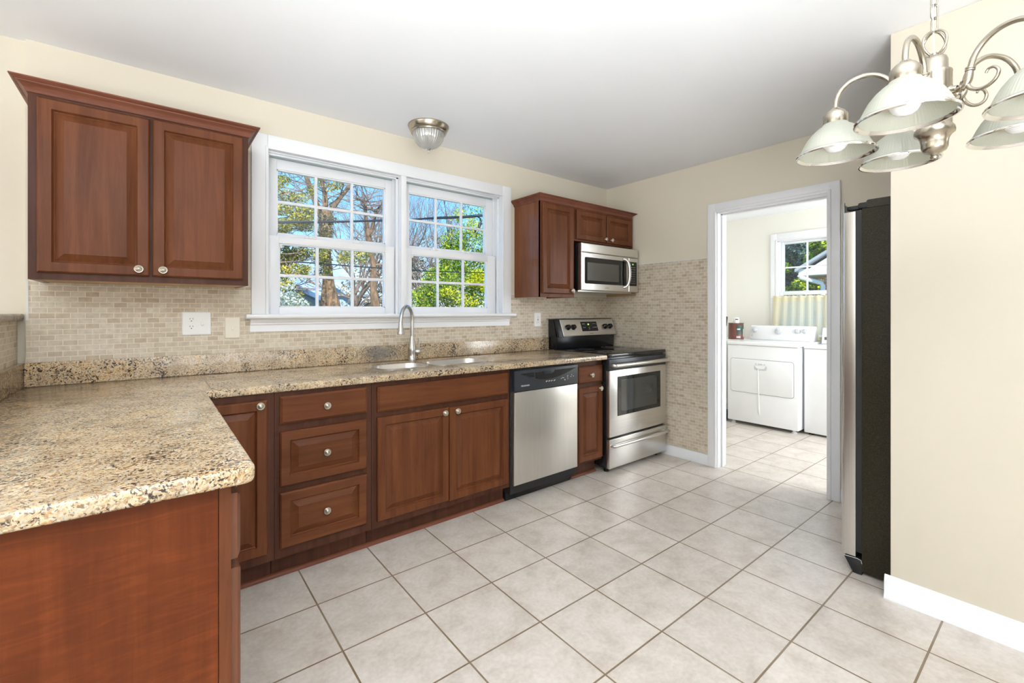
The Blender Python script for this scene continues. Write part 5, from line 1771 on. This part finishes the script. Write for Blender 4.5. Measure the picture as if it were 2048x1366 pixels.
# the neighbour's pale house low behind the trees
hs = thing('house', 'pale neighbouring house, tinted blue for shade, low behind the trees in the left window', 'house', at_y(660, 640, 32.0))
A_, B_ = at_y(575, 640, 32.0), at_y(735, 640, 32.0)
MB().box(A_.x, B_.x, 32.0, 38.0, -0.6, 2.3).build('wall', 'siding', hs)
zl, zr = at_y(588, 568, 31.5).z, at_y(650, 600, 31.5).z
xa, xb = at_y(586, 568, 31.5).x, at_y(655, 602, 31.5).x
MB().prism([(xa, zl), (xa, zl - 0.32), (xb, zr - 0.32), (xb, zr)], 'y', 31.0, 32.0).build('porch_roof', 'roofblue', hs)
MB().prism([(A_.x - 0.3, 2.3), (B_.x + 0.3, 2.3), ((A_.x + B_.x) / 2, 4.2)], 'y', 31.7, 38.3).build('roof', 'siding', hs)
wa, wb2 = at_y(619, 572, 31.95), at_y(628, 557, 31.95)
MB().box(wa.x, wb2.x, 31.93, 32.01, wa.z, wb2.z).build('window', 'darkglass', hs)
rr_ = [at_y(u, v, 31.2) for u, v in ((672, 566), (712, 596), (775, 612))]
MB().tube(rr_, 0.10, 6).build('eave_edge', 'siding_white', hs)

# overhead cables outside the window
YCa = 6.5
ca = MB()
for off, ra in ((0.0, 0.010), (0.018, 0.007), (-0.014, 0.006)):
    ca.tube([at_y(400, 449, YCa) + Vector((0, 0, off)), at_y(553, 445, YCa) + Vector((0, 0, off * 0.8)), at_y(660, 444, YCa) + Vector((0, 0, off * 0.5)), at_y(772, 441, YCa) + Vector((0, 0, off * 0.7)), at_y(830, 438.5, YCa) + Vector((0, 0, off * 0.4)), at_y(880, 436, YCa) + Vector((0, 0, off)), at_y(925, 434.5, YCa) + Vector((0, 0, off)), at_y(965, 431, YCa) + Vector((0, 0, off * 1.3)), at_y(1010, 429, YCa) + Vector((0, 0, off * 1.6)), Vector((5.75, 3.04, 2.5 + off))], ra, 8, smooth=5)
cbl = tag(ca.build('cable', 'cable', loc=at_y(800, 440, YCa)), 'thick black cable bundle crossing the upper panes of both windows', 'cable')
cn_ = MB().tube([at_y(955, 433, YCa), at_y(961, 438, YCa), at_y(962, 446, YCa), at_y(959, 452, YCa)], 0.011, 8, smooth=4)
cn_.tube([at_y(974, 442, YCa), at_y(966, 447, YCa), at_y(960, 449, YCa)], 0.009, 8)
cn_.tube([at_y(960, 446, YCa), at_y(958, 455, YCa)], [0.022, 0.024], 10)
cn_.tube([at_y(951, 460, YCa), at_y(950, 466, YCa)], [0.025, 0.008], 10)
cn_.build('cable_clamp', 'cable', cbl, 60)
tag(MB().tube([at_y(590, 524, 8), at_y(640, 527, 8), at_y(700, 532, 8), at_y(772, 537, 8), at_y(830, 541, 8), at_y(862, 542.5, 8), at_y(980, 546, 8)], 0.010, 6, smooth=4).build('cable', 'cable', loc=at_y(700, 532, 8)), 'single thin black cable crossing the lower window panes', 'cable')

# beyond the laundry window
t = thing('tree', 'shade-darkened blue-green evergreen behind the laundry window', 'tree', at_x(1585, 640, 17.0))
MB().tube([at_x(1580, 700, 17.0), at_x(1580, 480, 17.0)], [0.25, 0.1], 8).build('trunk', 'bark', t, 60)
fl = MB()
m1 = 17.0 / FOCAL / 1.11
for (u, v, ru, rv, n) in ((1585, 505, 26, 26, 1700), (1600, 520, 22, 16, 600), (1575, 545, 18, 16, 600), (1610, 490, 16, 14, 500), (1590, 565, 30, 22, 1000), (1625, 560, 24, 26, 700), (1600, 600, 50, 20, 700)):
    leaves(fl, at_x(u, v, 17.0 + rng.uniform(-0.5, 0.5)), (0.7, ru * m1, rv * m1), n, 0.085, rng, 0.2)
fl.build('foliage', 'blueleaf', t, 0)
t = thing('tree', 'sunlit yellow-green tree behind the gable in the laundry window', 'tree', at_x(1640, 640, 15.6))
MB().tube([at_x(1640, 700, 15.6), at_x(1640, 480, 15.6)], [0.2, 0.08], 8).build('trunk', 'bark', t, 60)
fl = MB()
m1 = 15.6 / FOCAL / 1.11
for (u, v, ru, rv, n) in ((1640, 495, 20, 14, 500), (1652, 488, 14, 16, 400), (1625, 512, 8, 6, 90), (1618, 524, 9, 5, 90), (1572, 536, 8, 10, 120), (1598, 568, 12, 10, 180), (1615, 575, 14, 9, 180), (1580, 580, 14, 8, 100), (1640, 570, 14, 14, 200)):
    leaves(fl, at_x(u, v, 15.6), (0.4, ru * m1, rv * m1), n, 0.075, rng)
fl.build('foliage', 'bushleaf', t, 0)

gh = thing('outbuilding', 'white gabled brick building seen through the laundry window', 'building', at_x(1650, 640, 12.0))
XG = 12.0
pL = at_x(1597, 545, XG)
pR = at_x(1652, 545, XG)
wd = (pL.y - pR.y)
zE0, zE1 = at_x(1620, 550, XG).z, at_x(1620, 537, XG).z
yc = pR.y - 1.6
MB().box(XG, XG + 5, yc - (pL.y - yc), pL.y, zE0, zE1).build('eave_fascia', 'siding_white', gh)
zpk = zE1 + 1.25
MB().prism([(pL.y - 0.20, zE1), (yc, zpk), (2 * yc - pL.y + 0.20, zE1)], 'x', XG + 0.05, XG + 5).build('gable', 'siding_white', gh)
MB().prism([(pL.y + 0.05, zE1), (yc, zpk + 0.09), (yc, zpk + 0.05), (pL.y + 0.05, zE1 - 0.07)], 'x', XG - 0.10, XG + 5.1).prism([(2 * yc - pL.y - 0.05, zE1), (yc, zpk + 0.09), (yc, zpk + 0.05), (2 * yc - pL.y - 0.05, zE1 - 0.07)], 'x', XG - 0.10, XG + 5.1).build('roof', 'roofgrey', gh)
MB().box(XG + 0.02, XG + 5, yc - (pL.y - yc) + 0.03, pL.y - 0.03, zE0 - 0.02, zE0).build('soffit', 'soffit', gh)
bR = at_x(1648, 600, XG + 0.25).y
MB().box(XG + 0.25, XG + 4.5, 2 * yc - bR, bR, -0.6, zE0 - 0.02).build('brick_wall', 'brick', gh)
MB().tube([at_x(1599, 551, XG - 0.05), at_x(1601, 555, XG - 0.02), at_x(1643, 566, XG + 0.2), at_x(1646, 572, XG + 0.22), at_x(1646, 640, XG + 0.22)], 0.05, 8).build('downspout', 'siding_white', gh)
